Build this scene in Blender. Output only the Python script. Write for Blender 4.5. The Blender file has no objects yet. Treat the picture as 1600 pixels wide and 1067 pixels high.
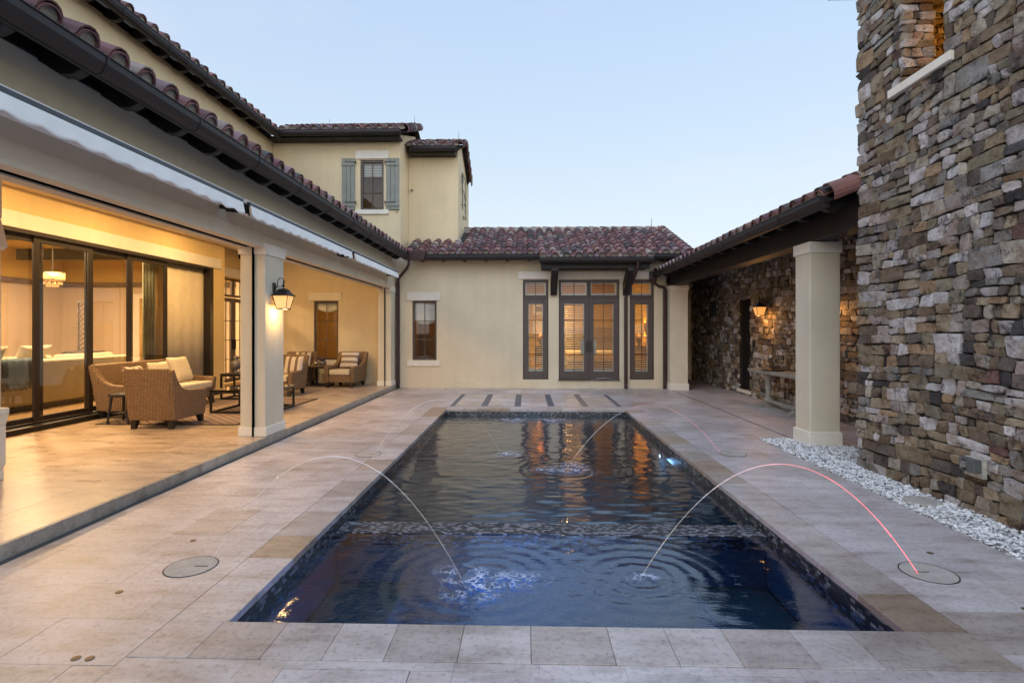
import bpy, math, random
from mathutils import Matrix, Vector, noise
R = math.radians
PI = math.pi
random.seed(11)
rnd = random.uniform
S = bpy.context.scene

# ------------------------------------------------------------ camera, sky, sun, exposure
F, EYE = 830.0, 1.60
YAW = math.atan(22 / F)
cd = bpy.data.cameras.new('camera')
cam = bpy.data.objects.new('camera', cd)
S.collection.objects.link(cam)
cam.location = (0, 0, EYE)
cam.rotation_euler = (R(90), 0, YAW)
cd.sensor_width = 36
cd.lens = F / 1600 * 36
cd.shift_y = -15.5 / 1600
cd.clip_start, cd.clip_end = 0.05, 2000
S.camera = cam

SUN_EL, SUN_AZ = R(4.0), R(215)          # low sun, behind and to the left of the camera
w = bpy.data.worlds.new('World')
S.world = w
w.use_nodes = True
nt = w.node_tree
sky = nt.nodes.new('ShaderNodeTexSky')
sky.sky_type = 'NISHITA'
sky.sun_disc = False
sky.sun_elevation = SUN_EL
sky.sun_rotation = SUN_AZ
sky.air_density, sky.dust_density, sky.ozone_density = 1.0, 1.2, 1.6
bg = nt.nodes['Background']
nt.links.new(sky.outputs[0], bg.inputs[0])
bg.inputs[1].default_value = 0.10
# clear dusk sky: pale at the horizon, deeper overhead, brighter where the sun has gone down (behind the camera)
tcw = nt.nodes.new('ShaderNodeTexCoord'); spw = nt.nodes.new('ShaderNodeSeparateXYZ')
nt.links.new(tcw.outputs['Generated'], spw.inputs[0])
rw_ = nt.nodes.new('ShaderNodeValToRGB'); el = rw_.color_ramp.elements
for _ in range(3): el.new(0.5)
for e_, (p_, c_) in zip(el, ((0.0, (0.86, 0.93, 0.98)), (0.18, (0.78, 0.875, 0.97)), (0.36, (0.64, 0.79, 0.97)), (0.55, (0.54, 0.71, 0.97)), (1.0, (0.38, 0.54, 0.86)))):
    e_.position = p_; e_.color = (*c_, 1)
nt.links.new(spw.outputs[2], rw_.inputs[0])
mrw = nt.nodes.new('ShaderNodeMapRange'); mrw.interpolation_type = 'SMOOTHSTEP'
nt.links.new(spw.outputs[1], mrw.inputs[0])
mrw.inputs[1].default_value, mrw.inputs[2].default_value, mrw.inputs[3].default_value, mrw.inputs[4].default_value = -0.75, 0.55, 1.0, 0.0
mxw = nt.nodes.new('ShaderNodeMix'); mxw.data_type = 'RGBA'; mxw.blend_type = 'MIX'
mxw.inputs[6].default_value = (1, 1, 1, 1); mxw.inputs[7].default_value = (2.75, 2.52, 2.30, 1)
nt.links.new(mrw.outputs[0], mxw.inputs[0])
mlw = nt.nodes.new('ShaderNodeMix'); mlw.data_type = 'RGBA'; mlw.blend_type = 'MULTIPLY'; mlw.inputs[0].default_value = 1
nt.links.new(rw_.outputs[0], mlw.inputs[6]); nt.links.new(mxw.outputs[2], mlw.inputs[7])
bg2 = nt.nodes.new('ShaderNodeBackground'); bg2.inputs[1].default_value = 0.25
nzw = nt.nodes.new('ShaderNodeTexNoise'); mpw = nt.nodes.new('ShaderNodeMapping'); mpw.inputs['Scale'].default_value = (1.2, 1.2, 5.0)
nt.links.new(tcw.outputs['Generated'], mpw.inputs[0]); nt.links.new(mpw.outputs[0], nzw.inputs['Vector'])
nzw.inputs['Scale'].default_value, nzw.inputs['Detail'].default_value = 2.2, 4.0
rcw = nt.nodes.new('ShaderNodeValToRGB'); rcw.color_ramp.elements[0].position = 0.50; rcw.color_ramp.elements[1].position = 0.80
rcw.color_ramp.elements[1].color = (0.30, 0.30, 0.30, 1)
nt.links.new(nzw.outputs['Fac'], rcw.inputs[0])
cmw = nt.nodes.new('ShaderNodeMix'); cmw.data_type = 'RGBA'; cmw.inputs[7].default_value = (0.90, 0.86, 0.92, 1)
nt.links.new(rcw.outputs[0], cmw.inputs[0]); nt.links.new(mlw.outputs[2], cmw.inputs[6])
nt.links.new(cmw.outputs[2], bg2.inputs[0])
msh = nt.nodes.new('ShaderNodeMixShader'); msh.inputs[0].default_value = 0.88
nt.links.new(bg.outputs[0], msh.inputs[1]); nt.links.new(bg2.outputs[0], msh.inputs[2])
nt.links.new(msh.outputs[0], nt.nodes['World Output'].inputs[0])
sd = bpy.data.lights.new('sun', 'SUN')
sd.energy = 0.06
sd.angle = R(25)
sd.color = (1.0, 0.88, 0.78)
sun = bpy.data.objects.new('sun', sd)
S.collection.objects.link(sun)
sun.rotation_euler = Vector((math.sin(SUN_AZ) * math.cos(R(35)), math.cos(SUN_AZ) * math.cos(R(35)), math.sin(R(35)))).to_track_quat('Z', 'Y').to_euler()
S.view_settings.view_transform = 'Standard'
S.view_settings.look = 'None'
S.view_settings.exposure = 2.05
S.view_settings.gamma = 1
S.cycles.max_bounces = 8
S.cycles.diffuse_bounces = 3
S.cycles.glossy_bounces = 4
S.cycles.transmission_bounces = 6
S.cycles.transparent_max_bounces = 12
S.cycles.caustics_reflective = False
S.cycles.caustics_refractive = False
S.cycles.sample_clamp_indirect = 4.0

# ------------------------------------------------------------ node helpers
def mat(name):
    m = bpy.data.materials.new(name)
    m.use_nodes = True
    nt = m.node_tree
    return m, nt, nt.nodes['Principled BSDF']
def N(nt, typ, **kw):
    n = nt.nodes.new(typ)
    for k, v in kw.items():
        if k[0] == '_':
            n.inputs[int(k[1:]) if k[1:].isdigit() else k[1:]].default_value = v
        else:
            setattr(n, k, v)
    return n
def L(nt, a, b): nt.links.new(a, b)
def coord(nt, scale=(1, 1, 1), kind='Object'):
    tc = N(nt, 'ShaderNodeTexCoord')
    mp = N(nt, 'ShaderNodeMapping')
    mp.inputs['Scale'].default_value = scale
    L(nt, tc.outputs[kind], mp.inputs[0])
    return mp.outputs[0]
def noise_tex(nt, vec, scale, detail=4, rough=0.55):
    n = N(nt, 'ShaderNodeTexNoise', _Scale=scale, _Detail=detail, _Roughness=rough)
    L(nt, vec, n.inputs['Vector'])
    return n.outputs['Fac']
def ramp(nt, fac, stops):
    r = N(nt, 'ShaderNodeValToRGB')
    el = r.color_ramp.elements
    while len(el) < len(stops): el.new(0.5)
    for e, (p, c) in zip(el, stops):
        e.position = p
        e.color = (*c, 1) if len(c) == 3 else c
    L(nt, fac, r.inputs[0])
    return r.outputs[0]
def mul(nt, a, b, fac=1.0, mode='MULTIPLY'):
    m = N(nt, 'ShaderNodeMix', data_type='RGBA', blend_type=mode)
    m.inputs[0].default_value = fac
    for s, v in ((6, a), (7, b)):
        if hasattr(v, 'is_linked') or hasattr(v, 'links'): L(nt, v, m.inputs[s])
        else: m.inputs[s].default_value = (*v, 1)
    return m.outputs[2]
def math_n(nt, op, a, b=None):
    m = N(nt, 'ShaderNodeMath', operation=op)
    for i, v in enumerate((a, b)):
        if v is None: continue
        if isinstance(v, (int, float)): m.inputs[i].default_value = v
        else: L(nt, v, m.inputs[i])
    return m.outputs[0]
def bump(nt, p, h, strength, dist=0.01):
    b = N(nt, 'ShaderNodeBump', _Strength=strength, _Distance=dist)
    L(nt, h, b.inputs['Height'])
    L(nt, b.outputs[0], p.inputs['Normal'])

def plain(name, c, rough=0.6, metal=0.0, var=0.12, scale=6.0, bstr=0.15, spec=0.5):
    m, nt, p = mat(name)
    v = coord(nt)
    f = noise_tex(nt, v, scale, 5)
    lo, hi = 1 - var, 1 + var
    L(nt, ramp(nt, f, [(0.3, tuple(x * lo for x in c)), (0.7, tuple(min(1, x * hi) for x in c))]), p.inputs['Base Color'])
    p.inputs['Roughness'].default_value = rough
    p.inputs['Metallic'].default_value = metal
    p.inputs['Specular IOR Level'].default_value = spec
    if bstr: bump(nt, p, noise_tex(nt, v, scale * 12, 3), bstr, 0.004)
    return m
def stucco(name, c, bs=0.35):
    m, nt, p = mat(name)
    v = coord(nt)
    f = noise_tex(nt, v, 0.9, 6, 0.6)
    base = ramp(nt, f, [(0.3, tuple(x * 0.90 for x in c)), (0.7, tuple(min(1, x * 1.05) for x in c))])
    # faint rain streaks running down the render
    v2 = coord(nt, (5, 5, 0.35))
    f2 = noise_tex(nt, v2, 1.3, 4)
    base = mul(nt, base, ramp(nt, f2, [(0.35, (0.965, 0.96, 0.955)), (0.6, (1, 1, 1))]))
    L(nt, base, p.inputs['Base Color'])
    p.inputs['Roughness'].default_value = 0.85
    p.inputs['Specular IOR Level'].default_value = 0.2
    h = math_n(nt, 'ADD', noise_tex(nt, v, 90, 3), math_n(nt, 'MULTIPLY', noise_tex(nt, v, 9, 3), 1.6))
    bump(nt, p, h, bs * 1.7, 0.005)
    return m
def emis(name, c, e):
    m, nt, p = mat(name)
    p.inputs['Base Color'].default_value = (*c, 1)
    p.inputs['Emission Color'].default_value = (*c, 1)
    p.inputs['Emission Strength'].default_value = e
    return m

M = {}
M['stucco'] = stucco('cream_stucco', (0.74, 0.64, 0.46))
M['stucco_gold'] = stucco('gold_stucco', (0.76, 0.62, 0.405))
M['patio_lit'] = stucco('warm_lit_patio_stucco', (0.76, 0.58, 0.29))  # yellower copy of the wall stucco; warm lamplight put into its color
M['trim'] = stucco('cast_stone_trim', (0.82, 0.77, 0.67), 0.15)
M['column'] = stucco('column_stucco', (0.70, 0.635, 0.495))
M['wood'] = plain('dark_stained_wood', (0.011, 0.0075, 0.0065), 0.55, var=0.35, scale=3)
M['gutter'] = plain('bronze_gutter_paint', (0.013, 0.009, 0.010), 0.55, var=0.15, bstr=0.05)
M['spout'] = plain('oxblood_bronze_paint', (0.045, 0.018, 0.018), 0.42, var=0.2, bstr=0.05)
M['frame'] = plain('taupe_window_paint', (0.085, 0.062, 0.052), 0.45, var=0.08, bstr=0.03)
M['bronze'] = plain('dark_bronze_frame', (0.022, 0.016, 0.013), 0.4, var=0.15, bstr=0.03)
M['black'] = plain('black_metal', (0.012, 0.011, 0.011), 0.4, var=0.2, bstr=0.05)
M['white'] = plain('white_paint', (0.72, 0.70, 0.64), 0.5, var=0.05, bstr=0.05)
M['rubber'] = plain('screen_track_black', (0.003, 0.003, 0.003), 1.0, var=0.1, bstr=0, spec=0.0)
M['awning'] = plain('white_awning_canvas', (0.93, 0.935, 0.91), 0.7, var=0.03, scale=2, bstr=0.2)
M['awnbar'] = plain('slate_grey_bar', (0.05, 0.06, 0.075), 0.4, var=0.05, bstr=0)
M['shutter'] = plain('sage_green_paint', (0.235, 0.245, 0.21), 0.6, var=0.12)
M['mortar'] = plain('pale_mortar', (0.42, 0.40, 0.34), 0.9, var=0.3, scale=20, bstr=0.5)
M['joint'] = plain('brown_joint_sand', (0.09, 0.065, 0.045), 0.95, var=0.3, scale=15)
M['core'] = plain('dark_mortar_bed', (0.022, 0.018, 0.015), 0.95, var=0.3)
M['slate'] = plain('blue_slate', (0.105, 0.12, 0.15), 0.5, var=0.25, scale=5)
M['lid'] = plain('sandy_lid_plastic', (0.46, 0.42, 0.365), 0.65, var=0.15, scale=12)
M['liddark'] = plain('lid_slot_black', (0.01, 0.01, 0.01), 0.7, bstr=0)
M['plug'] = plain('brass_plug', (0.16, 0.11, 0.06), 0.5, 0.4, var=0.2)
M['cream_cloth'] = plain('cream_cushion_cloth', (0.66, 0.58, 0.44), 0.9, var=0.06, scale=5, bstr=0.4, spec=0.1)
M['sofa'] = plain('sage_cream_upholstery', (0.50, 0.46, 0.33), 0.9, var=0.06, bstr=0.3, spec=0.1)
M['throw'] = plain('blue_grey_knit', (0.12, 0.16, 0.19), 0.95, var=0.2, scale=20, bstr=0.5, spec=0.05)
M['gold_cur'] = plain('gold_curtain', (0.50, 0.33, 0.12), 0.85, var=0.1, spec=0.1)
M['green_cur'] = plain('grey_green_curtain', (0.34, 0.36, 0.25), 0.85, var=0.15, spec=0.1)
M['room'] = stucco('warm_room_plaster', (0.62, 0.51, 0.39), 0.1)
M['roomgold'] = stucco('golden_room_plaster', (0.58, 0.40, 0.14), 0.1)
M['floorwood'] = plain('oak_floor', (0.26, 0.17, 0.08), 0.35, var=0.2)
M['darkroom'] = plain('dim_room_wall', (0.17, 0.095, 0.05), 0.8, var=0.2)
M['grass'] = plain('lawn', (0.05, 0.08, 0.025), 0.9, var=0.4, scale=3, bstr=0.6)
M['plaster_pool'] = None
M['teak'] = plain('grey_brown_wood_top', (0.16, 0.11, 0.075), 0.6, var=0.3, scale=4)
M['terracotta'] = plain('terracotta', (0.32, 0.13, 0.06), 0.8, var=0.15)
M['pot'] = plain('mottled_grey_glaze', (0.16, 0.14, 0.13), 0.35, var=0.5, scale=14)
M['silver'] = plain('brushed_silver', (0.5, 0.47, 0.42), 0.25, 0.9, var=0.1, bstr=0.03)
M['leaf'] = plain('purple_grey_succulent', (0.09, 0.055, 0.06), 0.6, var=0.4, scale=20)
M['paletable'] = plain('weathered_cast_stone', (0.30, 0.28, 0.24), 0.85, var=0.25, scale=7, bstr=0.4)
M['louver'] = plain('white_louver_paint', (0.70, 0.66, 0.58), 0.5, var=0.03, bstr=0)
M['greybox'] = plain('grey_plastic', (0.10, 0.11, 0.11), 0.4, var=0.1, bstr=0)

def attr_mat(name, rough, vein_scale, vein_amt, bs, bdist=0.004, stretch=(1, 1, 1), rough_var=0.0):
    m, nt, p = mat(name)
    at = N(nt, 'ShaderNodeAttribute', attribute_name='tone')
    v = coord(nt, stretch)
    f = noise_tex(nt, v, vein_scale, 8, 0.65)
    lo = tuple(1 - vein_amt * k for k in (0.9, 1.0, 1.1))
    c = mul(nt, at.outputs['Color'], ramp(nt, f, [(0.3, lo), (0.5, (1, 1, 1)), (0.72, (1 + vein_amt * .5,) * 3)]))
    v0 = coord(nt)
    f2 = noise_tex(nt, v0, vein_scale * 9, 4, 0.6)
    c = mul(nt, c, ramp(nt, f2, [(0.25, (1 - vein_amt,) * 3), (0.5, (1, 1, 1))]))
    L(nt, c, p.inputs['Base Color'])
    p.inputs['Roughness'].default_value = rough
    if rough_var:
        rr = N(nt, 'ShaderNodeMapRange', _3=0.0)
        L(nt, f, rr.inputs[0]); rr.inputs[3].default_value = rough - rough_var; rr.inputs[4].default_value = rough + rough_var
        L(nt, rr.outputs[0], p.inputs['Roughness'])
    h = math_n(nt, 'ADD', f2, math_n(nt, 'MULTIPLY', f, 2.0))
    bump(nt, p, h, bs, bdist)
    return m, nt, p, v0, c
# travertine: clouding, veins and small dark pits
def travertine(name, rough, pits=True, tint=(1, 1, 1), rv=0.08):
    m, nt, p, v0, c = attr_mat(name, rough, 3.4, 0.38, 0.3, 0.003, (0.7, 2.0, 1), rv)
    vs = coord(nt, (1.0, 2.6, 1))
    pit = noise_tex(nt, vs, 34, 6, 0.75)
    c = mul(nt, c, ramp(nt, pit, [(0.35, (0.40, 0.33, 0.28)), (0.40, (1, 1, 1))]))
    st = noise_tex(nt, v0, 0.55, 5, 0.6)
    c = mul(nt, c, ramp(nt, st, [(0.35, (0.80, 0.765, 0.74)), (0.62, (1.12, 1.12, 1.13))]))
    c = mul(nt, c, tint)
    L(nt, c, p.inputs['Base Color'])
    return m
M['trav'] = travertine('travertine_paver', 0.42)
M['travpol'] = travertine('travertine_honed_floor', 0.30, tint=(0.90, 0.80, 0.64), rv=0.10)
M['tile'], *_ = attr_mat('clay_barrel_tile', 0.7, 7, 0.35, 0.4, 0.006)
# stones: patches of lichen and soot over each stone's own tone
m, nt, p, v0, c = attr_mat('rubble_stone', 0.85, 8, 0.35, 1.0, 0.016)
l1 = noise_tex(nt, v0, 9, 8, 0.7)
c = mul(nt, c, ramp(nt, l1, [(0.36, (0.30, 0.30, 0.31)), (0.47, (1, 1, 1))]))
l2 = noise_tex(nt, coord(nt, (1, 1, 1.6)), 4.3, 6, 0.65)
c = mul(nt, c, ramp(nt, l2, [(0.35, (0.62, 0.52, 0.42)), (0.55, (1, 1, 1)), (0.7, (1.12, 1.1, 1.08))]))
L(nt, c, p.inputs['Base Color'])
M['stone'] = m
M['gravel'], *_ = attr_mat('white_marble_chips', 0.75, 20, 0.15, 0.3)

# wicker weave
def wicker(name, c):
    m, nt, p = mat(name)
    tc = N(nt, 'ShaderNodeTexCoord'); sp = N(nt, 'ShaderNodeSeparateXYZ')
    L(nt, tc.outputs['Object'], sp.inputs[0])
    u = math_n(nt, 'ADD', sp.outputs[0], sp.outputs[1])
    par = math_n(nt, 'MODULO', math_n(nt, 'FLOOR', math_n(nt, 'MULTIPLY', u, 20)), 2)
    vz = math_n(nt, 'ADD', math_n(nt, 'MULTIPLY', sp.outputs[2], 170), math_n(nt, 'MULTIPLY', par, PI))
    a = math_n(nt, 'ABSOLUTE', math_n(nt, 'SINE', math_n(nt, 'MULTIPLY', vz, 0.5)))
    b = math_n(nt, 'ABSOLUTE', math_n(nt, 'SINE', math_n(nt, 'MULTIPLY', u, 20 * PI)))
    h = math_n(nt, 'MULTIPLY', a, math_n(nt, 'POWER', b, 0.4))
    f = noise_tex(nt, coord(nt, (1, 1, 8)), 14, 4)
    col = ramp(nt, f, [(0.3, tuple(x * 0.65 for x in c)), (0.7, tuple(x * 1.3 for x in c))])
    L(nt, mul(nt, col, ramp(nt, h, [(0.0, (0.30, 0.26, 0.24)), (0.55, (1, 1, 1))])), p.inputs['Base Color'])
    p.inputs['Roughness'].default_value = 0.6
    bump(nt, p, h, 0.9, 0.008)
    return m
M['wicker'] = wicker('honey_wicker', (0.26, 0.165, 0.09))

def stripes(name, c1, c2, freq, axis, duty=0.5, diag=0.0):
    m, nt, p = mat(name)
    tc = N(nt, 'ShaderNodeTexCoord'); sp = N(nt, 'ShaderNodeSeparateXYZ')
    L(nt, tc.outputs['Object'], sp.inputs[0])
    u = sp.outputs[axis]
    if diag: u = math_n(nt, 'ADD', u, math_n(nt, 'MULTIPLY', sp.outputs[1 - axis], diag))
    fr = math_n(nt, 'FRACT', math_n(nt, 'ADD', math_n(nt, 'MULTIPLY', u, freq), 100.25))
    L(nt, ramp(nt, fr, [(0.0, c1), (duty, c1), (duty + 0.02, c2), (0.98, c2)]), p.inputs['Base Color'])
    p.inputs['Roughness'].default_value = 0.9
    bump(nt, p, noise_tex(nt, coord(nt), 150, 2), 0.3, 0.003)
    return m
M['pstripe'] = stripes('striped_pillow_cloth', (0.62, 0.54, 0.44), (0.17, 0.12, 0.09), 6.2, 0, 0.6)
M['pstripe2'] = stripes('striped_pillow_cloth_level', (0.68, 0.62, 0.55), (0.26, 0.19, 0.15), 6.2, 2, 0.55)
M['rug'] = stripes('striped_rug', (0.24, 0.17, 0.13), (0.06, 0.035, 0.035), 6.0, 0, 0.82, 1.0)

# mosaics
def mosaic(name, top):
    m, nt, p = mat(name)
    tc = N(nt, 'ShaderNodeTexCoord'); sp = N(nt, 'ShaderNodeSeparateXYZ')
    L(nt, tc.outputs['Object'], sp.inputs[0])
    cb = N(nt, 'ShaderNodeCombineXYZ')
    if top:
        L(nt, sp.outputs[0], cb.inputs[0]); L(nt, math_n(nt, 'SUBTRACT', sp.outputs[1], sp.outputs[2]), cb.inputs[1])
    else:
        L(nt, math_n(nt, 'ADD', sp.outputs[0], sp.outputs[1]), cb.inputs[0]); L(nt, sp.outputs[2], cb.inputs[1])
    br = N(nt, 'ShaderNodeTexBrick', _Scale=1.0)
    br.inputs['Brick Width'].default_value = 0.036 if top else 0.048
    br.inputs['Row Height'].default_value = 0.019 if top else 0.024
    br.inputs['Mortar Size'].default_value = 0.002
    br.inputs['Bias'].default_value = 0.0
    br.inputs['Color1'].default_value = (0, 0, 0, 1)
    br.inputs['Color2'].default_value = (1, 1, 1, 1)
    br.inputs['Mortar'].default_value = (0.1, 0.1, 0.1, 1)
    L(nt, cb.outputs[0], br.inputs['Vector'])
    L(nt, ramp(nt, br.outputs['Color'], [(0.0, (0.010, 0.010, 0.013)), (0.42, (0.02, 0.022, 0.03)), (0.70 if not top else 0.55, (0.045, 0.05, 0.06)), (0.95 if not top else 0.75, (0.20, 0.20, 0.21) if not top else (0.26, 0.26, 0.28))]), p.inputs['Base Color'])
    p.inputs['Roughness'].default_value = 0.55 if top else 0.2
    return m
M['mosaic'] = mosaic('glass_mosaic', False)
M['mosaictop'] = mosaic('glass_mosaic_ledge', True)
m, nt, p = mat('pebble_pool_plaster')
v = coord(nt)
L(nt, mul(nt, ramp(nt, noise_tex(nt, v, 1.1, 4), [(0.3, (0.04, 0.095, 0.12)), (0.7, (0.065, 0.135, 0.155))]),
          ramp(nt, noise_tex(nt, v, 60, 3), [(0.35, (0.55, 0.6, 0.65)), (0.6, (1.1, 1.1, 1.1))])), p.inputs['Base Color'])
p.inputs['Roughness'].default_value = 0.8
M['plaster_pool'] = m

# thin window glass: clear with a fresnel reflection
def glass(name, tint=(0.95, 0.95, 0.93), boost=1.0, rough=0.0, bs=0.0):
    m = bpy.data.materials.new(name); m.use_nodes = True
    nt = m.node_tree; nt.nodes.remove(nt.nodes['Principled BSDF'])
    out = nt.nodes['Material Output']
    tr = N(nt, 'ShaderNodeBsdfTransparent'); tr.inputs[0].default_value = (*tint, 1)
    gl = N(nt, 'ShaderNodeBsdfGlossy'); gl.inputs['Roughness'].default_value = rough
    fr = N(nt, 'ShaderNodeFresnel', _IOR=1.5)
    mx = N(nt, 'ShaderNodeMixShader')
    fac = math_n(nt, 'MULTIPLY', fr.outputs[0], boost)
    L(nt, fac, mx.inputs[0]); L(nt, tr.outputs[0], mx.inputs[1]); L(nt, gl.outputs[0], mx.inputs[2])
    L(nt, mx.outputs[0], out.inputs[0])
    if bs:
        b = N(nt, 'ShaderNodeBump', _Strength=bs, _Distance=0.01)
        L(nt, noise_tex(nt, coord(nt), 1.2, 2), b.inputs['Height'])
        L(nt, b.outputs[0], gl.inputs['Normal'])
    return m
M['glass'] = glass('window_glass', boost=1.1)
M['glassdoor'] = glass('slider_glass', boost=2.8)
M['glasstop'] = glass('smoked_table_glass', (0.12, 0.11, 0.10), 3.0)
m = bpy.data.materials.new('pool_water_surface'); m.use_nodes = True
nt = m.node_tree; nt.nodes.remove(nt.nodes['Principled BSDF'])
tr = N(nt, 'ShaderNodeBsdfTransparent'); tr.inputs[0].default_value = (0.50, 0.66, 0.76, 1)
gl = N(nt, 'ShaderNodeBsdfGlossy'); gl.inputs['Roughness'].default_value = 0.03
gl.inputs[0].default_value = (0.92, 0.96, 1.0, 1)
b = N(nt, 'ShaderNodeBump', _Strength=0.32, _Distance=0.008)
vv = coord(nt, (0.8, 2.2, 1))
L(nt, math_n(nt, 'ADD', noise_tex(nt, vv, 7, 4, 0.6), math_n(nt, 'MULTIPLY', noise_tex(nt, vv, 24, 3, 0.5), 0.35)), b.inputs['Height'])
L(nt, b.outputs[0], gl.inputs['Normal'])
fr = N(nt, 'ShaderNodeFresnel', _IOR=1.62)
L(nt, b.outputs[0], fr.inputs['Normal'])
mx = N(nt, 'ShaderNodeMixShader')
L(nt, math_n(nt, 'MINIMUM', math_n(nt, 'MULTIPLY', fr.outputs[0], 1.3), 0.95), mx.inputs[0]); L(nt, tr.outputs[0], mx.inputs[1]); L(nt, gl.outputs[0], mx.inputs[2])
L(nt, mx.outputs[0], nt.nodes['Material Output'].inputs[0])
M['water'] = m
# lantern glass glows with the bulb behind seeded glass
def lantern_glass(name, c, e):
    m, nt, p = mat(name)
    f = noise_tex(nt, coord(nt), 26, 4)
    L(nt, ramp(nt, f, [(0.3, tuple(x * 0.8 for x in c)), (0.7, c)]), p.inputs['Emission Color'])
    p.inputs['Base Color'].default_value = (0.6, 0.5, 0.35, 1)
    p.inputs['Emission Strength'].default_value = e
    p.inputs['Roughness'].default_value = 0.15
    return m
M['lglass'] = lantern_glass('seeded_lantern_glass', (1.0, 0.46, 0.11), 0.26)
M['lglass_amber'] = lantern_glass('amber_lantern_glass', (1.0, 0.36, 0.06), 0.24)
M['bulb'] = emis('warm_bulb', (1.0, 0.62, 0.28), 3)
M['shadeglow'] = emis('lit_drum_shade', (1.0, 0.58, 0.22), 0.11)
M['disc'] = emis('downlight_lens', (1.0, 0.72, 0.42), 3.0)
M['led'] = emis('underwater_led', (0.75, 0.9, 1.0), 1.2)

# ------------------------------------------------------------ mesh builder
class MB:
    def __init__(s, T=None):
        s.v = []; s.f = []; s.c = []; s.T = T
    def pt(s, p):
        p = Vector(p)
        return tuple(s.T @ p) if s.T else tuple(p)
    def add(s, vs, fs, col=None):
        o = len(s.v)
        s.v += [s.pt(p) for p in vs]
        s.f += [tuple(i + o for i in f) for f in fs]
        s.c += [col] * len(fs)
        return s
    def box(s, x0, y0, z0, x1, y1, z1, col=None):
        if x1 < x0: x0, x1 = x1, x0
        if y1 < y0: y0, y1 = y1, y0
        if z1 < z0: z0, z1 = z1, z0
        return s.add([(x0, y0, z0), (x1, y0, z0), (x1, y1, z0), (x0, y1, z0), (x0, y0, z1), (x1, y0, z1), (x1, y1, z1), (x0, y1, z1)],
                     [(0, 3, 2, 1), (4, 5, 6, 7), (0, 1, 5, 4), (1, 2, 6, 5), (2, 3, 7, 6), (3, 0, 4, 7)], col)
    def hull8(s, b, t, col=None):   # bottom quad, top quad (ccw from above)
        return s.add(list(b) + list(t), [(0, 3, 2, 1), (4, 5, 6, 7), (0, 1, 5, 4), (1, 2, 6, 5), (2, 3, 7, 6), (3, 0, 4, 7)], col)
    def quad(s, a, b, c, d, col=None): return s.add([a, b, c, d], [(0, 1, 2, 3)], col)
    def prism(s, poly, ax, a, b, col=None):   # poly of 2d points extruded along axis ax
        n = len(poly)
        def P(p, t):
            if ax == 0: return (t, p[0], p[1])
            if ax == 1: return (p[0], t, p[1])
            return (p[0], p[1], t)
        return s.add([P(p, a) for p in poly] + [P(p, b) for p in poly],
                     [tuple(range(n))[::-1], tuple(range(n, 2 * n))] + [(i, (i + 1) % n, n + (i + 1) % n, n + i) for i in range(n)], col)
    def tube(s, pts, r, seg=8, col=None, cap=True):
        pts = [Vector(p) for p in pts]
        n = len(pts); vs = []; up0 = Vector((0, 0, 1))
        for i, p in enumerate(pts):
            d = (pts[min(i + 1, n - 1)] - pts[max(i - 1, 0)]).normalized()
            up = up0 if abs(d.z) < 0.95 else Vector((0, 1, 0))
            a = d.cross(up).normalized(); b2 = a.cross(d)
            rr = r[i] if isinstance(r, (list, tuple)) else r
            vs += [p + (a * math.cos(2 * PI * k / seg) + b2 * math.sin(2 * PI * k / seg)) * rr for k in range(seg)]
        fs = [(i * seg + k, i * seg + (k + 1) % seg, (i + 1) * seg + (k + 1) % seg, (i + 1) * seg + k) for i in range(n - 1) for k in range(seg)]
        if cap: fs += [tuple(range(seg))[::-1], tuple(range((n - 1) * seg, n * seg))]
        return s.add(vs, fs, col)
    def lathe(s, prof, c=(0, 0, 0), seg=16, col=None, cap=True):
        vs = [(c[0] + r * math.cos(2 * PI * k / seg), c[1] + r * math.sin(2 * PI * k / seg), c[2] + z) for r, z in prof for k in range(seg)]
        n = len(prof)
        fs = [(i * seg + k, i * seg + (k + 1) % seg, (i + 1) * seg + (k + 1) % seg, (i + 1) * seg + k) for i in range(n - 1) for k in range(seg)]
        if cap: fs += [tuple(range(seg))[::-1], tuple(range((n - 1) * seg, n * seg))]
        return s.add(vs, fs, col)
    def sphere(s, c, r, seg=12, rings=8, sc=(1, 1, 1), col=None):
        prof = [(max(1e-4, math.sin(PI * i / rings)) * r, -math.cos(PI * i / rings) * r) for i in range(rings + 1)]
        vs = [(c[0] + q * math.cos(2 * PI * k / seg) * sc[0], c[1] + q * math.sin(2 * PI * k / seg) * sc[1], c[2] + z * sc[2]) for q, z in prof for k in range(seg)]
        fs = [(i * seg + k, i * seg + (k + 1) % seg, (i + 1) * seg + (k + 1) % seg, (i + 1) * seg + k) for i in range(rings) for k in range(seg)]
        return s.add(vs, fs, col)
    def build(s, name, m, parent=None, bevel=0.0, smooth=False, seg=2, loc=None):
        me = bpy.data.meshes.new(name)
        me.from_pydata(s.v, [], s.f)
        me.materials.append(m)
        if any(c is not None for c in s.c):
            at = me.color_attributes.new('tone', 'FLOAT_COLOR', 'CORNER')
            d = []
            for f, c in zip(s.f, s.c):
                c = c or (0.5, 0.5, 0.5)
                d += [c[0], c[1], c[2], 1.0] * len(f)
            at.data.foreach_set('color', d)
        if smooth: me.polygons.foreach_set('use_smooth', [True] * len(s.f))
        me.update()
        o = bpy.data.objects.new(name, me)
        S.collection.objects.link(o)
        if loc: o.location = loc
        if parent is not None:
            o.parent = parent
            if parent.get('worldkids'):
                o.matrix_parent_inverse = Matrix.Translation(-Vector(parent['worldkids']))
        if bevel:
            b = o.modifiers.new('bevel', 'BEVEL'); b.width = bevel; b.segments = seg; b.limit_method = 'ANGLE'
        return o
def tag(o, label=None, cat=None, group=None, kind=None):
    if label: o['label'] = label
    if cat: o['category'] = cat
    if group: o['group'] = group
    if kind: o['kind'] = kind
    return o
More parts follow.
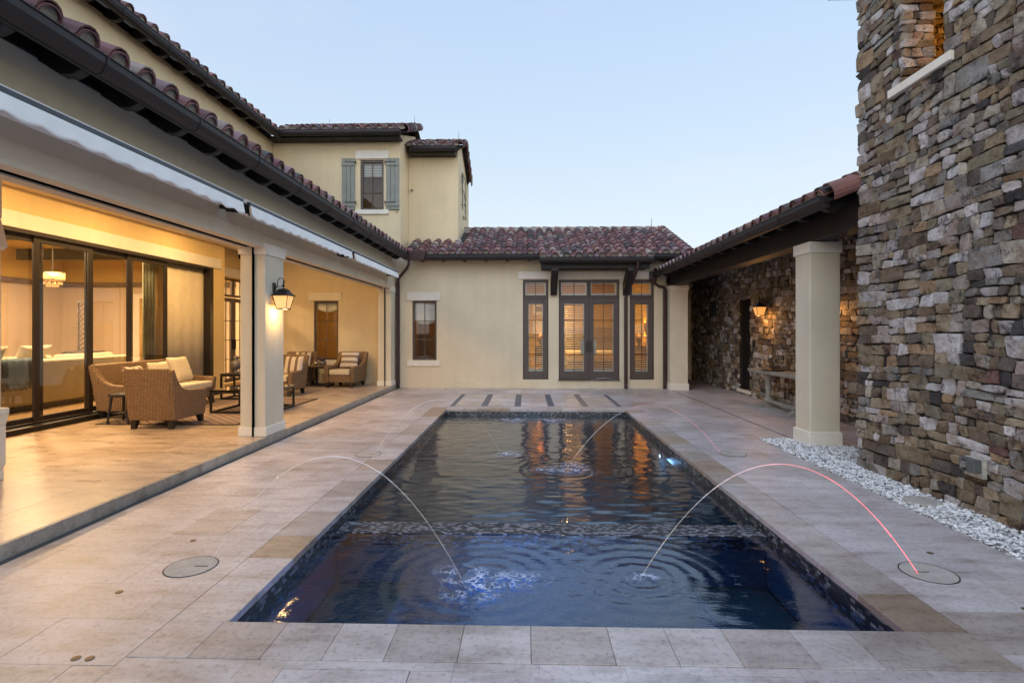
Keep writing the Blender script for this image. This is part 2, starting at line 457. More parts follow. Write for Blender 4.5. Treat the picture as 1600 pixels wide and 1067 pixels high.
def thing(name, label, cat, loc=(0, 0, 0), rz=0, group=None):
    o = bpy.data.objects.new(name, None); S.collection.objects.link(o)
    o.location = loc; o.rotation_euler = (0, 0, rz)
    return tag(o, label, cat, group)
def structure(name, mb, m, **k):
    o = mb.build(name, m, None, **k); o['kind'] = 'structure'; return o
def kids(o): return [c for c in bpy.data.objects if c.parent == o]
def dup(o, loc, rz=0, label=None, parent=None):
    c = o.copy(); S.collection.objects.link(c)
    if parent is None:
        c.location = loc; c.rotation_euler = (0, 0, rz)
        if label: c['label'] = label
    else: c.parent = parent
    for k in kids(o): dup(k, None, parent=c)
    return c
# wall frames: u along the wall, v up, w out of the wall
def south(Y): return Matrix(((1, 0, 0, 0), (0, 0, -1, Y), (0, 1, 0, 0), (0, 0, 0, 1)))
def east(X): return Matrix(((0, 0, 1, X), (1, 0, 0, 0), (0, 1, 0, 0), (0, 0, 0, 1)))
def west(X): return Matrix(((0, 0, -1, X), (-1, 0, 0, 0), (0, 1, 0, 0), (0, 0, 0, 1)))
def lamp(name, kind, loc, power, color, size=0.1, rot=None, parent=None, spread=None, spot=None):
    d = bpy.data.lights.new(name, kind); d.energy = power; d.color = color
    if kind == 'AREA':
        d.shape = 'DISK'; d.size = size
        if spread: d.spread = spread
    elif kind == 'SPOT':
        d.shadow_soft_size = size; d.spot_size = spot or R(100); d.spot_blend = 0.8
    else: d.shadow_soft_size = size
    o = bpy.data.objects.new(name, d); S.collection.objects.link(o); o.location = loc
    if rot: o.rotation_euler = rot
    if parent: o.parent = parent
    return o
WARM = (1.0, 0.60, 0.22)

# ------------------------------------------------------------ paving
def subtract(rects, ex):
    out = []
    for (a, b, c, d) in rects:
        x0, y0, x1, y1 = ex
        if c <= x0 or a >= x1 or d <= y0 or b >= y1: out.append((a, b, c, d)); continue
        if a < x0: out.append((a, b, x0, d))
        if c > x1: out.append((x1, b, c, d))
        aa, cc = max(a, x0), min(c, x1)
        if b < y0: out.append((aa, b, cc, y0))
        if d > y1: out.append((aa, y1, cc, d))
    return out
def pack(X0, Y0, X1, Y1, g, sizes, excl, seed):
    rg = random.Random(seed)
    nx, ny = int((X1 - X0) / g + 0.999), int((Y1 - Y0) / g + 0.999)
    used = [[False] * ny for _ in range(nx)]
    tiles = []
    for j in range(ny):
        for i in range(nx):
            if used[i][j]: continue
            opts = sizes[:]; rg.shuffle(opts)
            for (a, b) in opts + [(1, 1)]:
                if i + a <= nx and j + b <= ny and not any(used[i + p][j + q] for p in range(a) for q in range(b)): break
            for p in range(a):
                for q in range(b): used[i + p][j + q] = True
            r = [(X0 + i * g, Y0 + j * g, min(X1, X0 + (i + a) * g), min(Y1, Y0 + (j + b) * g))]
            for e in excl: r = subtract(r, e)
            t = rg.random()
            if t < 0.62: col = (0.545, 0.49, 0.475)
            elif t < 0.84: col = (0.57, 0.52, 0.505)
            elif t < 0.95: col = (0.515, 0.455, 0.43)
            else: col = (0.48, 0.415, 0.375)
            k = rg.uniform(0.93, 1.06)
            tiles += [(q, tuple(min(1, x * k) for x in col)) for q in r if q[2] - q[0] > 0.02 and q[3] - q[1] > 0.02]
    return tiles
def lay(mb, tiles, z, gap=0.0007, th=0.012, seed=3):
    rg = random.Random(seed)
    for (a, b, c, d), col in tiles:
        e = [gap * rg.choice((0.4, 0.6, 0.8, 1, 3.2)) for _ in range(4)]
        zz = z + rg.uniform(-0.0006, 0.0006)
        mb.box(a + e[0], b + e[1], zz - th, c - e[2], d - e[3], zz, col)
PX0, PX1, PY0, PY1 = -1.64, 2.025, 2.89, 10.90      # pool opening
CW = 0.33
SIZES = [(3, 2), (3, 2), (4, 2), (3, 2), (2, 3), (2, 2), (4, 2), (2, 1), (1, 2)]
mb = MB()
GRV = (3.46, -3.0, 3.99, 8.02)
excl = [(PX0 - CW, PY0 - CW, PX1 + CW, PY1 + CW), GRV, (3.95, 6.2, 4.55, 7.5), (-1.64, 11.35, 2.05, 13.60), (3.965, 7.9, 3.985, 15.5)]
lay(mb, pack(-3.60, -3.0, 5.62, 15.1, 0.2035, SIZES, excl, 5), 0)
structure('deck_paving', mb, M['trav'])
mb = MB()
for (a, b, c, d) in subtract(subtract([(-3.70, -3.0, 5.7, 18.2)], (PX0 - 0.05, PY0 - 0.05, PX1 + 0.05, PY1 + 0.05)), GRV): mb.box(a, b, -0.3, c, d, -0.0075)
structure('paving_bed', mb, M['joint'])
mb = MB()   # passage floor past the end of the walkway
lay(mb, pack(4.0, 15.1, 5.6, 18.0, 0.2035, SIZES, [], 8), 0)
structure('passage_paving', mb, M['trav'])
# coping
mb = MB()
rg = random.Random(4)
def coping_col():
    t = rg.random()
    c = (0.53, 0.475, 0.45) if t < 0.55 else ((0.46, 0.40, 0.365) if t < 0.85 else (0.42, 0.35, 0.295))
    if rg.random() < 0.12: c = (0.38, 0.29, 0.21)
    k = rg.uniform(0.92, 1.08)
    return tuple(x * k for x in c)
y = PY0 - CW
x = PX0 - CW
while x < PX1 + CW - 0.01:
    wd = rg.choice((0.305, 0.305, 0.36, 0.41)); x2 = min(PX1 + CW, x + wd)
    mb.box(x + 0.001, PY0 - CW + 0.005, -0.045, x2 - 0.001, PY0, 0.002, coping_col())
    mb.box(x + 0.001, PY1, -0.045, x2 - 0.001, PY1 + CW - 0.004, 0.002, coping_col()); x = x2
y = PY0
while y < PY1 - 0.01:
    y2 = min(PY1, y + rg.choice((0.305, 0.41, 0.41, 0.56)))
    mb.box(PX0 - CW + 0.004, y + 0.001, -0.045, PX0, y2 - 0.001, 0.002, coping_col())
    mb.box(PX1, y + 0.001, -0.045, PX1 + CW - 0.004, y2 - 0.001, 0.002, coping_col()); y = y2
structure('pool_coping', mb, M['trav'], bevel=0.003)
# slate and travertine inlay beyond the pool
mb = MB(); ms = MB()
xs = [-1.62, -0.90, -0.18, 0.54, 1.27, 2.03]
ws = [0.08, 0.14, 0.14, 0.14, 0.14, 0.08]
ys = [11.37, 12.10, 12.82, 13.56]
ms.box(-1.635, 11.352, -0.0075, 2.045, 13.598, -0.002)
for i in range(5):
    a = xs[i] + (ws[i] / 2 if i else 0.08); b2 = xs[i + 1] - (ws[i + 1] / 2 if i < 4 else 0.08)
    for j in range(3):
        mid = a + (b2 - a) * rg.uniform(0.35, 0.65)
        for p, q in ((a, mid), (mid, b2)):
            k = rg.uniform(0.93, 1.07); c = rg.choice(((0.58, 0.52, 0.49), (0.52, 0.45, 0.39)))
            mb.box(p + 0.002, ys[j] + 0.022, -0.006, q - 0.002, ys[j + 1] - 0.022, 0.001, tuple(t * k for t in c))
structure('paving_inlay', mb, M['trav'])
structure('slate_inlay', ms, M['slate'])
# raised patio floor with its step
mb = MB()
lay(mb, [((a, b, c, d), tuple(t * 1.05 for t in col)) for (a, b, c, d), col in pack(-8.2, -3.0, -3.69, 15.0, 0.305, [(2, 2), (3, 2), (2, 3)], [], 21)], 0.112, 0.0006, 0.01, 9)
structure('patio_floor', mb, M['travpol'])
mb = MB()
y = -3.0
while y < 15.0:
    y2 = min(15.0, y + rg.uniform(0.9, 1.3)); k = rg.uniform(0.85, 1.05)
    mb.box(-3.76, y + 0.001, -0.05, -3.665, y2 - 0.001, 0.110, (0.40 * k, 0.37 * k, 0.32 * k)); y = y2
mb.box(-8.3, -3.0, -0.05, -3.761, 15.0, 0.101, (0.3, 0.25, 0.2))
structure('patio_step', mb, M['trav'], bevel=0.004)
# slot drain at the foot of the step
mb = MB()
y = -1.0
while y < 9.0:
    mb.box(-3.655, y, -0.004, -3.612, y + 0.010, 0.0015); y += 0.022
mb.box(-3.662, -1.0, -0.004, -3.655, 9.0, 0.002); mb.box(-3.612, -1.0, -0.004, -3.604, 9.0, 0.002)
tag(mb.build('slot_drain', M['greybox']), 'narrow comb-slotted grey drain along the foot of the patio step', 'drain')
# ground out to the horizon
g = MB()
for a in subtract([(-400, -400, 400, 400)], (-3.7, -3.0, 5.7, 18.0)): g.quad((a[0], a[1], -0.32), (a[2], a[1], -0.32), (a[2], a[3], -0.32), (a[0], a[3], -0.32))
structure('ground', g, M['grass'])
joint = MB(); joint.box(3.964, 7.95, -0.006, 3.986, 14.6, 0.0015)
structure('deck_joint', joint, M['liddark'])
lf = MB(); rl = random.Random(6)
for _ in range(34):
    x, y, a = rl.uniform(-3.4, 3.3), rl.uniform(2.0, 12.0), rl.uniform(0, 6.28)
    if PX0 < x < PX1 and 2.8 < y < 10.95: continue
    u_, v_ = Vector((math.cos(a), math.sin(a), 0)) * rl.uniform(.008, .018), Vector((-math.sin(a), math.cos(a), 0)) * rl.uniform(.003, .007)
    c_ = Vector((x, y, 0.004))
    lf.add([c_ - u_, c_ + v_, c_ + u_ + Vector((0, 0, .004)), c_ - v_, c_ + Vector((0, 0, .004))], [(0, 3, 4), (3, 2, 4), (2, 1, 4), (1, 0, 4)])
tag(lf.build('leaf_litter', M['plug']), 'few tiny brown leaf scraps scattered over the pale deck', 'leaves', kind='stuff')

# gravel strip
def gravel_mb(regs, n, seed):
    r = random.Random(seed); mb = MB(); tot = sum((c - a) * (d - b) for a, b, c, d in regs)
    for (a, b, c, d) in regs:
        for _ in range(int(n * (c - a) * (d - b) / tot)):
            x, y = r.uniform(a + .01, c - .01) - (0.05 * r.random() if r.random() < .03 and a < 3.6 else 0), r.uniform(b, d)
            s = r.uniform(0.011, 0.023); z = r.uniform(-0.026, 0.012) + 0.012 * noise.noise(Vector((x * 3, y * 3, 0)))
            rot = Matrix.Rotation(r.uniform(0, 6.28), 3, 'Z') @ Matrix.Rotation(r.uniform(-.6, .6), 3, 'X')
            vs = []
            for sx, sy, sz in ((1, 0, 0), (0.2, 0.75, 0.1), (-0.9, 0.15, 0), (-0.1, -0.7, 0), (0.3, 0.2, 0.6), (-0.35, -0.1, 0.5), (0, 0, -0.5)):
                p = rot @ Vector((sx * s * r.uniform(.8, 1.4), sy * s * r.uniform(.8, 1.2), sz * s * r.uniform(.7, 1.3)))
                vs.append((x + p.x, y + p.y, z + p.z))
            k = r.choice((1, 1, 1.05, 0.95, 0.85, 0.6, 0.3)) * r.uniform(0.9, 1.1)
            col = (0.84 * k, 0.835 * k, 0.83 * k)
            mb.add(vs, [(0, 1, 4), (1, 2, 5), (1, 5, 4), (2, 3, 5), (3, 0, 4), (3, 4, 5), (0, 6, 1), (1, 6, 2), (2, 6, 3), (3, 6, 0)], col)
    return mb
go = gravel_mb([(3.47, 1.5, 3.98, 8.02), (3.98, 6.50, 4.55, 7.56)], 19000, 3).build('gravel', M['gravel'])
tag(go, 'white marble chip gravel along the foot of the stone tower', 'gravel', kind='stuff')
mb = MB(); mb.box(3.46, -3.0, -0.28, 3.99, 8.02, -0.035)
structure('gravel_bed', mb, M['joint'])

# ------------------------------------------------------------ pool
WZ, SPA = -0.125, 4.50
mb = MB()
x0, x1, y0, y1 = PX0 - 0.0, PX1 + 0.0, PY0, PY1
D = -1.35
for (a, b) in (((x0, y0), (x1, y0)), ((x1, y0), (x1, y1)), ((x1, y1), (x0, y1)), ((x0, y1), (x0, y0))):
    mb.quad((*a, D), (*a, -0.23), (*b, -0.23), (*b, D))
mb.quad((x0, y0, D), (x0, y1, D), (x1, y1, D), (x1, y0, D))
mb.v = [v for v in mb.v]
structure('pool_basin', mb, M['plaster_pool'])
mb = MB()
t = 0.02
mb.box(x0 - 0.04, y0 - 0.04, -0.235, x0 + t - 0.012, y1 + 0.04, -0.046); mb.box(x1 - t + 0.012, y0 - 0.04, -0.235, x1 + 0.04, y1 + 0.04, -0.046)
mb.box(x0 + t - 0.012, y1 - t + 0.012, -0.235, x1 - t + 0.012, y1 + 0.04, -0.046); mb.box(x0 + t - 0.012, y0 - 0.04, -0.235, x1 - t + 0.012, y0 + t - 0.012, -0.046)
structure('waterline_mosaic', mb, M['mosaic'])
mb = MB()   # spa wall under the surface
mb.box(x0 + 0.008, 4.52, -0.24, x1 - 0.008, 4.78, -0.122)
structure('spa_wall_ledge', mb, M['mosaictop'])
mb = MB(); mb.box(x0 + 0.01, 4.525, -1.34, x1 - 0.01, 4.775, -0.2405)
structure('spa_wall', mb, M['plaster_pool'])
mb = MB()   # spa floor and benches
mb.box(x0 + 0.01, y0 + 0.01, -1.34, x1 - 0.01, 4.515, -1.0)
mb.box(x0 + 0.01, y0 + 0.01, -0.999, x0 + 0.62, 4.515, -0.55)
mb.box(x1 - 0.62, y0 + 0.01, -0.999, x1 - 0.01, 4.515, -0.55)
mb.box(x0 + 0.621, y0 + 0.01, -0.999, x1 - 0.621, y0 + 0.40, -0.60)
mb.box(x0 + 0.011, y0 + 0.011, -0.549, x0 + 0.45, y0 + 0.45, -0.32)
mb.box(x1 - 0.50, y0 + 0.011, -0.549, x1 - 0.011, y0 + 0.42, -0.32)
structure('spa_benches', mb, M['plaster_pool'], bevel=0.02)
# water surface with real ripples
SPL = [(-0.30, 3.72, 0.9), (0.80, 3.75, 0.8), (-0.24, 7.40, 0.6), (0.47, 6.65, 1.0), (-0.28, 10.3, 0.5), (0.55, 10.3, 0.5)]
nx, ny = 150, 330
vs = []; fs = []
for j in range(ny + 1):
    for i in range(nx + 1):
        x = x0 + (x1 - x0) * i / nx; y = y0 + (y1 - y0) * j / ny
        z = 0
        for (sx, sy, a) in SPL:
            r = math.hypot(x - sx, y - sy)
            if r < 2.2: z += a * 0.0040 * math.sin(r * 46 + 1.6 * noise.noise(Vector((x * 1.7, y * 1.7, 9)))) * math.exp(-r * 2.1) * min(1, r * 6) * (0.8 + 0.7 * noise.noise(Vector((x * 2.6, y * 2.6, 3))))
        near = y < 4.4
        amp = 0.45 if near else 1.0
        z += amp * 0.0040 * noise.noise(Vector((x * 2.2, y * 4.5, 1.0))) + amp * 0.0042 * noise.noise(Vector((x * 5.5 + 3, y * 10.0, 4.0)))
        vs.append((x, y, WZ + z))
for j in range(ny):
    for i in range(nx):
        a = j * (nx + 1) + i
        fs.append((a, a + 1, a + nx + 2, a + nx + 1))
mb = MB(); mb.add(vs, fs)
structure('pool_water', mb, M['water'], smooth=True)
# underwater light
t = thing('pool_light', 'round white underwater light glowing on the right pool wall', 'pool light', (2.013, 8.0, -0.26))
b = MB(east(0)); b.T = Matrix.Rotation(R(-90), 4, 'Y')
b.lathe([(0.03, 0), (0.045, 0.002), (0.045, 0.012), (0.03, 0.014)], seg=16); b.build('ring', M['silver'], t)
b = MB(Matrix.Rotation(R(-90), 4, 'Y')); b.lathe([(0.028, 0.012), (0.026, 0.020), (0.01, 0.022)], seg=16); b.build('lens', M['led'], t)
lamp('pool_light_glow', 'POINT', (1.90, 8.0, -0.35), 0.6, (0.35, 0.6, 1.0), 0.05)
for q_ in ((0.47, 6.55), (-0.24, 7.35), (-0.28, 10.2), (0.55, 10.2)): lamp('splash_fill_lamp', 'POINT', (q_[0], q_[1], -0.42), 0.7, (0.25, 0.35, 1.0), 0.05)  # added blue fill lamps under the splashes, no fixtures there
lamp('spa_light_glow', 'POINT', (-0.1, 3.45, -0.5), 11, (0.06, 0.28, 1.0), 0.06)
lamp('spa_light_glow', 'POINT', (1.45, 3.5, -0.40), 0.5, (0.05, 0.15, 1.0), 0.06)
for q_ in (6.0, 8.2): lamp('pool_fill_lamp', 'POINT', (0.2, q_, -0.8), 2.2, (0.06, 0.40, 0.75), 0.08)  # added teal fill lamps deep in the basin to tint the water

# water jets
def jet_mat(name, stops, e):
    m = bpy.data.materials.new(name); m.use_nodes = True
    nt = m.node_tree; nt.nodes.remove(nt.nodes['Principled BSDF'])
    at = N(nt, 'ShaderNodeAttribute', attribute_name='tone')
    em = N(nt, 'ShaderNodeEmission'); em.inputs[1].default_value = e
    L(nt, at.outputs['Color'], em.inputs[0])
    tr = N(nt, 'ShaderNodeBsdfTransparent'); gl = N(nt, 'ShaderNodeBsdfGlossy'); gl.inputs[1].default_value = 0.08
    mx = N(nt, 'ShaderNodeMixShader'); mx.inputs[0].default_value = 0.26
    L(nt, tr.outputs[0], mx.inputs[1]); L(nt, gl.outputs[0], mx.inputs[2])
    ad = N(nt, 'ShaderNodeAddShader'); L(nt, mx.outputs[0], ad.inputs[0]); L(nt, em.outputs[0], ad.inputs[1])
    L(nt, ad.outputs[0], nt.nodes['Material Output'].inputs[0])
    return m
M['jet'] = jet_mat('clear_water_jet', None, 0.045)
m, nt, p = mat('pale_foam')
vf = coord(nt)
f1 = noise_tex(nt, vf, 9, 4, 0.6)
vo = N(nt, 'ShaderNodeTexVoronoi', feature='DISTANCE_TO_EDGE', _Scale=19.0)
wv = N(nt, 'ShaderNodeMix', data_type='RGBA', blend_type='ADD'); wv.inputs[0].default_value = 0.25
nz = N(nt, 'ShaderNodeTexNoise', _Scale=7.0, _Detail=3.0); L(nt, vf, nz.inputs['Vector'])
L(nt, vf, wv.inputs[6]); L(nt, nz.outputs['Color'], wv.inputs[7]); L(nt, wv.outputs[2], vo.inputs['Vector'])
cell = ramp(nt, vo.outputs['Distance'], [(0.0, (1, 1, 1)), (0.09, (0.45, 0.45, 0.45)), (0.2, (0, 0, 0))])
gate = ramp(nt, f1, [(0.44, (0, 0, 0)), (0.56, (1, 1, 1))])
at = N(nt, 'ShaderNodeAttribute', attribute_name='tone')
al = mul(nt, mul(nt, cell, gate), at.outputs['Color'])
L(nt, al, p.inputs['Alpha'])
p.inputs['Base Color'].default_value = (0.62, 0.72, 0.95, 1); p.inputs['Roughness'].default_value = 0.4  # bluish base color carries the blue underwater light
M['foam'] = m

def jet(p0, p1, apex, label, pink, grey, foam, seed):
    t = thing('water_jet', label, 'water jet', (p0[0], p0[1], 0), 0, 'laminar water jets arching into the pool')
    n = 44; mb = MB(); pts = []
    z0, z1 = 0.0, WZ
    # parabola through both ends with the given top
    a = math.sqrt(apex - z0); b = math.sqrt(apex - z1); k = a / (a + b)
    for i in range(n + 1):
        s = i / n; d = (s - k) / (k if s < k else (1 - k))
        z = apex - (apex - (z0 if s < k else z1)) * d * d
        pts.append(Vector((p0[0] + (p1[0] - p0[0]) * s - p0[0], p0[1] + (p1[1] - p0[1]) * s - p0[1], z)))
    for i in range(n):
        s = i / n
        g = tuple(grey * x for x in (0.9, 0.95, 1.0))
        q = max(0.0, 1 - s / 0.75) * pink
        c = (g[0] * (1 - .5 * q) + 4.4 * q, g[1] * (1 - .8 * q) + 0.42 * q, g[2] * (1 - .8 * q) + 0.55 * q)
        rr = 0.0029 + 0.0010 * noise.noise(Vector((i * 0.37, seed, 0))) + (0.0012 if i % 9 == 4 else 0)
        mb.tube([pts[i], pts[i + 1]], [rr, rr], 6, c, cap=False)
    mb.build('stream', M['jet'], t, smooth=True)
    # foam where it lands
    r = random.Random(seed); fm = MB()
    cx, cy = p1[0] - p0[0] + foam[0], p1[1] - p0[1] + foam[1]
    rad = foam[2] * 1.2; ring = 9; sg = 28
    for q in range(ring):
        for k2 in range(sg):
            vs = []
            for (qq, kk) in ((q, k2), (q + 1, k2), (q + 1, k2 + 1), (q, k2 + 1)):
                ang = 2 * PI * kk / sg; R0 = rad * qq / ring * (1 + 0.25 * math.sin(3 * ang + seed))
                X_, Y_ = cx + 1.5 * R0 * math.cos(ang), cy + R0 * math.sin(ang)
                vs.append((X_, Y_, WZ + 0.014 + 0.012 * noise.noise(Vector((X_ * 12, Y_ * 12, seed))) * (1 - qq / ring)))
            al = max(0.0, 1 - (q / ring) ** 2)
            fm.add(vs, [(0, 1, 2, 3)], (al, al, al))
    fm.build('splash', M['foam'], t, smooth=True)
    return t
jet((-2.17, 3.57), (-0.45, 3.70), 0.74, 'nearest left water jet arching from the deck to the blue-lit spa', 0.0, 0.42, (0.16, -0.06, 0.22), 1)
jet((2.59, 3.58), (0.80, 3.74), 0.70, 'nearest right water jet glowing pink-red above its deck lid', 1.0, 0.40, (0.0, 0.0, 0.07), 2)
jet((-1.98, 6.88), (-0.33, 7.42), 0.68, 'middle left clear water jet landing in a small white splash', 0.0, 0.30, (0.08, 0.0, 0.15), 3)
jet((2.55, 7.02), (0.50, 6.66), 0.66, 'middle right water jet with a faint pink foot and a wide splash', 0.30, 0.26, (0.0, 0.0, 0.24), 4)
jet((-2.0, 10.3), (-0.33, 10.30), 0.68, 'farthest left water jet, thin arc in front of the plain stucco wall', 0.0, 0.15, (0.05, 0.0, 0.19), 5)
jet((2.45, 10.3), (0.50, 10.30), 0.70, 'farthest right water jet, pale arc in front of the french doors', 0.03, 0.28, (0.0, 0.0, 0.17), 6)

# deck lids
def make_lid(label, x, y, sx):
    t = thing('jet_cover', label, 'deck lid', (x, y, 0), 0, 'round deck lids of the water jets')
    b = MB(T=Matrix.Identity(4)); b.lathe([(0.158, 0.0), (0.158, 0.0035), (0.153, 0.0045)], seg=40); b.build('plate', M['lid'], t)
    b = MB(T=Matrix.Identity(4)); b.lathe([(0.163, -0.002), (0.166, 0.0028), (0.1585, 0.0028)], seg=40); b.build('rim', M['liddark'], t)
    b = MB(T=Matrix.Identity(4)); b.box(-0.045, -0.004, 0.004, 0.045, 0.004, 0.0062); o = b.build('slot', M['liddark'], t); o.location = (sx, 0, 0)
    return t
make_lid('round sandy lid with a dark slot, nearest on the left deck', -2.28, 3.56, 0.07)
make_lid('round sandy lid at the foot of the pink water jet', 2.67, 3.60, -0.04)
make_lid('round lid further up the left deck, under the middle jet', -2.06, 6.87, 0.05)
make_lid('round lid further up the right deck, near the gravel tip', 2.71, 7.03, -0.05)
tag(MB().lathe([(0.15, -0.03), (0.15, 0.018), (0.14, 0.022)], (3.72, 5.08, 0), 32).build('valve_cover', M['lid']), 'round greenish valve cover lying in the white gravel', 'valve cover')
for i, (x, y, l) in enumerate([(-2.50, 3.20, 'lone small brass plug on the left deck below the slotted lid'),
                               (-2.205, 2.545, 'left one of the pair of brass plugs at the bottom left'),
                               (-2.135, 2.545, 'right one of the pair of brass plugs at the bottom left'),
                               (-2.55, 4.0, 'small brass plug just beyond the nearest left deck lid'),
                               (2.92, 3.92, 'small plug beside the gravel, right of the pink jet lid'),
                               (2.88, 3.14, 'small plug at the right edge of the deck')]):
    tag(MB().lathe([(0.021, -0.002), (0.021, 0.0035), (0.012, 0.005)], (x, y, 0), 16).build('deck_plug', M['plug']), l, 'deck plug', 'small brass plugs in the paving')

# ------------------------------------------------------------ rubble masonry
PAL = [((0.34, 0.27, 0.18), 3.6), ((0.21, 0.155, 0.105), 3.8), ((0.27, 0.255, 0.235), 3.4), ((0.60, 0.57, 0.565), 4.2), ((0.075, 0.068, 0.066), 1.1),
       ((0.40, 0.335, 0.30), 2.0), ((0.26, 0.225, 0.155), 2.8), ((0.40, 0.28, 0.17), 1.0), ((0.22, 0.12, 0.10), 0.4), ((0.44, 0.39, 0.32), 3.2), ((0.145, 0.115, 0.095), 2.0)]
def masonry(mb, u0, u1, v0, v1, seed, holes=(), big=1.0, depth=0.035, edge=0.0, warp=0.022, nu=6, nv=4):
    """Irregular coursed stones on the u/v plane, w outward."""
    r = random.Random(seed)
    cells = []
    def split(a, b, c, d):
        w_, h_ = c - a, d - b
        if h_ > 0.20 * big or (h_ > 0.125 * big and r.random() < 0.45):
            if h_ > 1.2 * big or w_ < 3.2 * h_ or r.random() < 0.72:
                m_ = b + h_ * r.uniform(0.38, 0.62); split(a, b, c, m_); split(a, m_, c, d); return
            m_ = a + w_ * r.uniform(0.35, 0.65); split(a, b, m_, d); split(m_, b, c, d); return
        if w_ > 0.44 * big or (w_ > 1.8 * h_ and w_ > 0.18 * big and r.random() < 0.78):
            m_ = a + w_ * r.uniform(0.3, 0.7); split(a, b, m_, d); split(m_, b, c, d); return
        cells.append((a, b, c, d))
    # overlapping blocks of different height hide the long joints
    v = v0
    while v < v1 - 0.02:
        B = min(r.uniform(0.26, 0.48) * big, v1 - v)
        if v1 - v - B < 0.12: B = v1 - v
        u = u0
        while u < u1 - 0.02:
            W_ = min(r.uniform(0.5, 1.3), u1 - u)
            if u1 - u - W_ < 0.2: W_ = u1 - u
            split(u, v, u + W_, v + B); u += W_
        v += B
    tot = sum(k for _, k in PAL)
    for (a, b, c, d) in cells:
        rs = [(a, b, c, d)]
        for h in holes: rs = subtract(rs, h)
        for (a, b, c, d) in rs:
            if c - a < 0.025 or d - b < 0.025: continue
            t_ = r.random() * tot
            for col, k in PAL:
                t_ -= k
                if t_ <= 0: break
            k = r.uniform(0.8, 1.2); col = tuple(x * k for x in col)
            g = 0.0015; dd = depth * r.uniform(0.55, 1.0); s1, s2 = r.uniform(0, 99), r.uniform(0, 99)
            jit = [(r.uniform(-1, 0.7) * sx_ * min(0.026, (c - a) * 0.13), r.uniform(-1, 0.7) * sy_ * min(0.018, (d - b) * 0.16)) for sx_, sy_ in ((-1, -1), (1, -1), (1, 1), (-1, 1))]
            r_c = r.choice((0.001, 0.003, 0.010)); tilt = (r.uniform(-.014, .014), r.uniform(-.012, .012))
            lim_l, lim_r, lim_b = a <= u0 + 1e-6, c >= u1 - 1e-6, b <= v0 + 1e-6
            vs = []
            for j in range(nv + 1):
                for i in range(nu + 1):
                    s, t = i / nu, j / nv
                    # denser points at the arrises
                    s = 0.5 - 0.5 * math.cos(PI * s) if nu > 4 else s
                    t = 0.5 - 0.5 * math.cos(PI * t)
                    U = a + g + (c - a - 2 * g) * s; V = b + g + (d - b - 2 * g) * t
                    cs = ((1 - s) * (1 - t), s * (1 - t), s * t, (1 - s) * t)
                    U += sum(k_ * q[0] for k_, q in zip(cs, jit)); V += sum(k_ * q[1] for k_, q in zip(cs, jit))
                    A_, B_ = abs(2 * s - 1), abs(2 * t - 1)
                    ed = max(A_, B_)
                    cr = (A_ * B_) ** 4 * r_c
                    U += -cr if s > .5 else cr; V += -cr if t > .5 else cr
                    U2 = U + 0.007 * noise.noise(Vector((U * 9, V * 9, s1))); V2 = V + 0.006 * noise.noise(Vector((U * 9, V * 9, s2)))
                    V2 += warp * math.sin(U * 2.3 + 1.1 * math.sin(V * 1.7)) * (0 if lim_b and j == 0 else 1)
                    W_ = dd * (1 - ed ** 16 * 0.10) + tilt[0] * (2 * s - 1) + tilt[1] * (2 * t - 1) + 0.008 * noise.noise(Vector((U * 7, V * 11, s1))) + 0.005 * noise.noise(Vector((U * 22, V * 26, s1)))
                    if edge and lim_l: U2 -= edge * (0.5 + 0.5 * math.sin(s1 * 7)) * (1 - s)
                    if edge and lim_r: U2 += edge * (0.5 + 0.5 * math.sin(s1 * 7)) * s
                    vs.append((U2, V2, max(0.002, W_)))
            n1 = nu + 1; fs = []
            for j in range(nv):
                for i in range(nu):
                    q = j * n1 + i; fs.append((q, q + 1, q + n1 + 1, q + n1))
            per = [i for i in range(n1)] + [j * n1 + nu for j in range(1, nv + 1)] + [nv * n1 + i for i in range(nu - 1, -1, -1)] + [j * n1 for j in range(nv - 1, 0, -1)]
            o = len(vs)
            for q in per: vs.append((vs[q][0], vs[q][1], -0.03))
            m_ = len(per)
            for i in range(m_):
                j = (i + 1) % m_
                fs.append((per[j], per[i], o + i, o + j))
            mb.add(vs, fs, col)

# ------------------------------------------------------------ clay tile roofs
TC = [((0.18, 0.078, 0.076), 4), ((0.24, 0.115, 0.10), 3), ((0.125, 0.056, 0.056), 3), ((0.30, 0.235, 0.20), 1.8), ((0.08, 0.064, 0.062), 1.8), ((0.22, 0.145, 0.15), 2.4)]
def tile_col(r):
    t = r.random() * sum(k for _, k in TC)
    for c, k in TC:
        t -= k
        if t <= 0: break
    q = r.uniform(0.8, 1.2)
    return tuple(x * q for x in c)
def barrel(mb, p, d, side, n, length, r0, r1, col, over=1, th=0.014, seg=7, lift0=0.0, lift1=0.0):
    """One curved tile starting at p, running along d; convex (over=1) or concave (over=-1)."""
    vs = []
    for (t, rr, lf) in ((0, r0, lift0), (length, r1, lift1)):
        for q in (rr, rr - th):
            for k in range(seg + 1):
                a = PI * k / seg
                vs.append(p + d * t + side * (math.cos(a) * q) + n * (over * math.sin(a) * q + lf))
    m_ = seg + 1; fs = []
    for k in range(seg):
        fs += [(k, k + 1, 2 * m_ + k + 1, 2 * m_ + k), (m_ + k + 1, m_ + k, 3 * m_ + k, 3 * m_ + k + 1), (k + 1, k, m_ + k, m_ + k + 1), (2 * m_ + k, 2 * m_ + k + 1, 3 * m_ + k + 1, 3 * m_ + k)]
    mb.add(vs, fs, col)
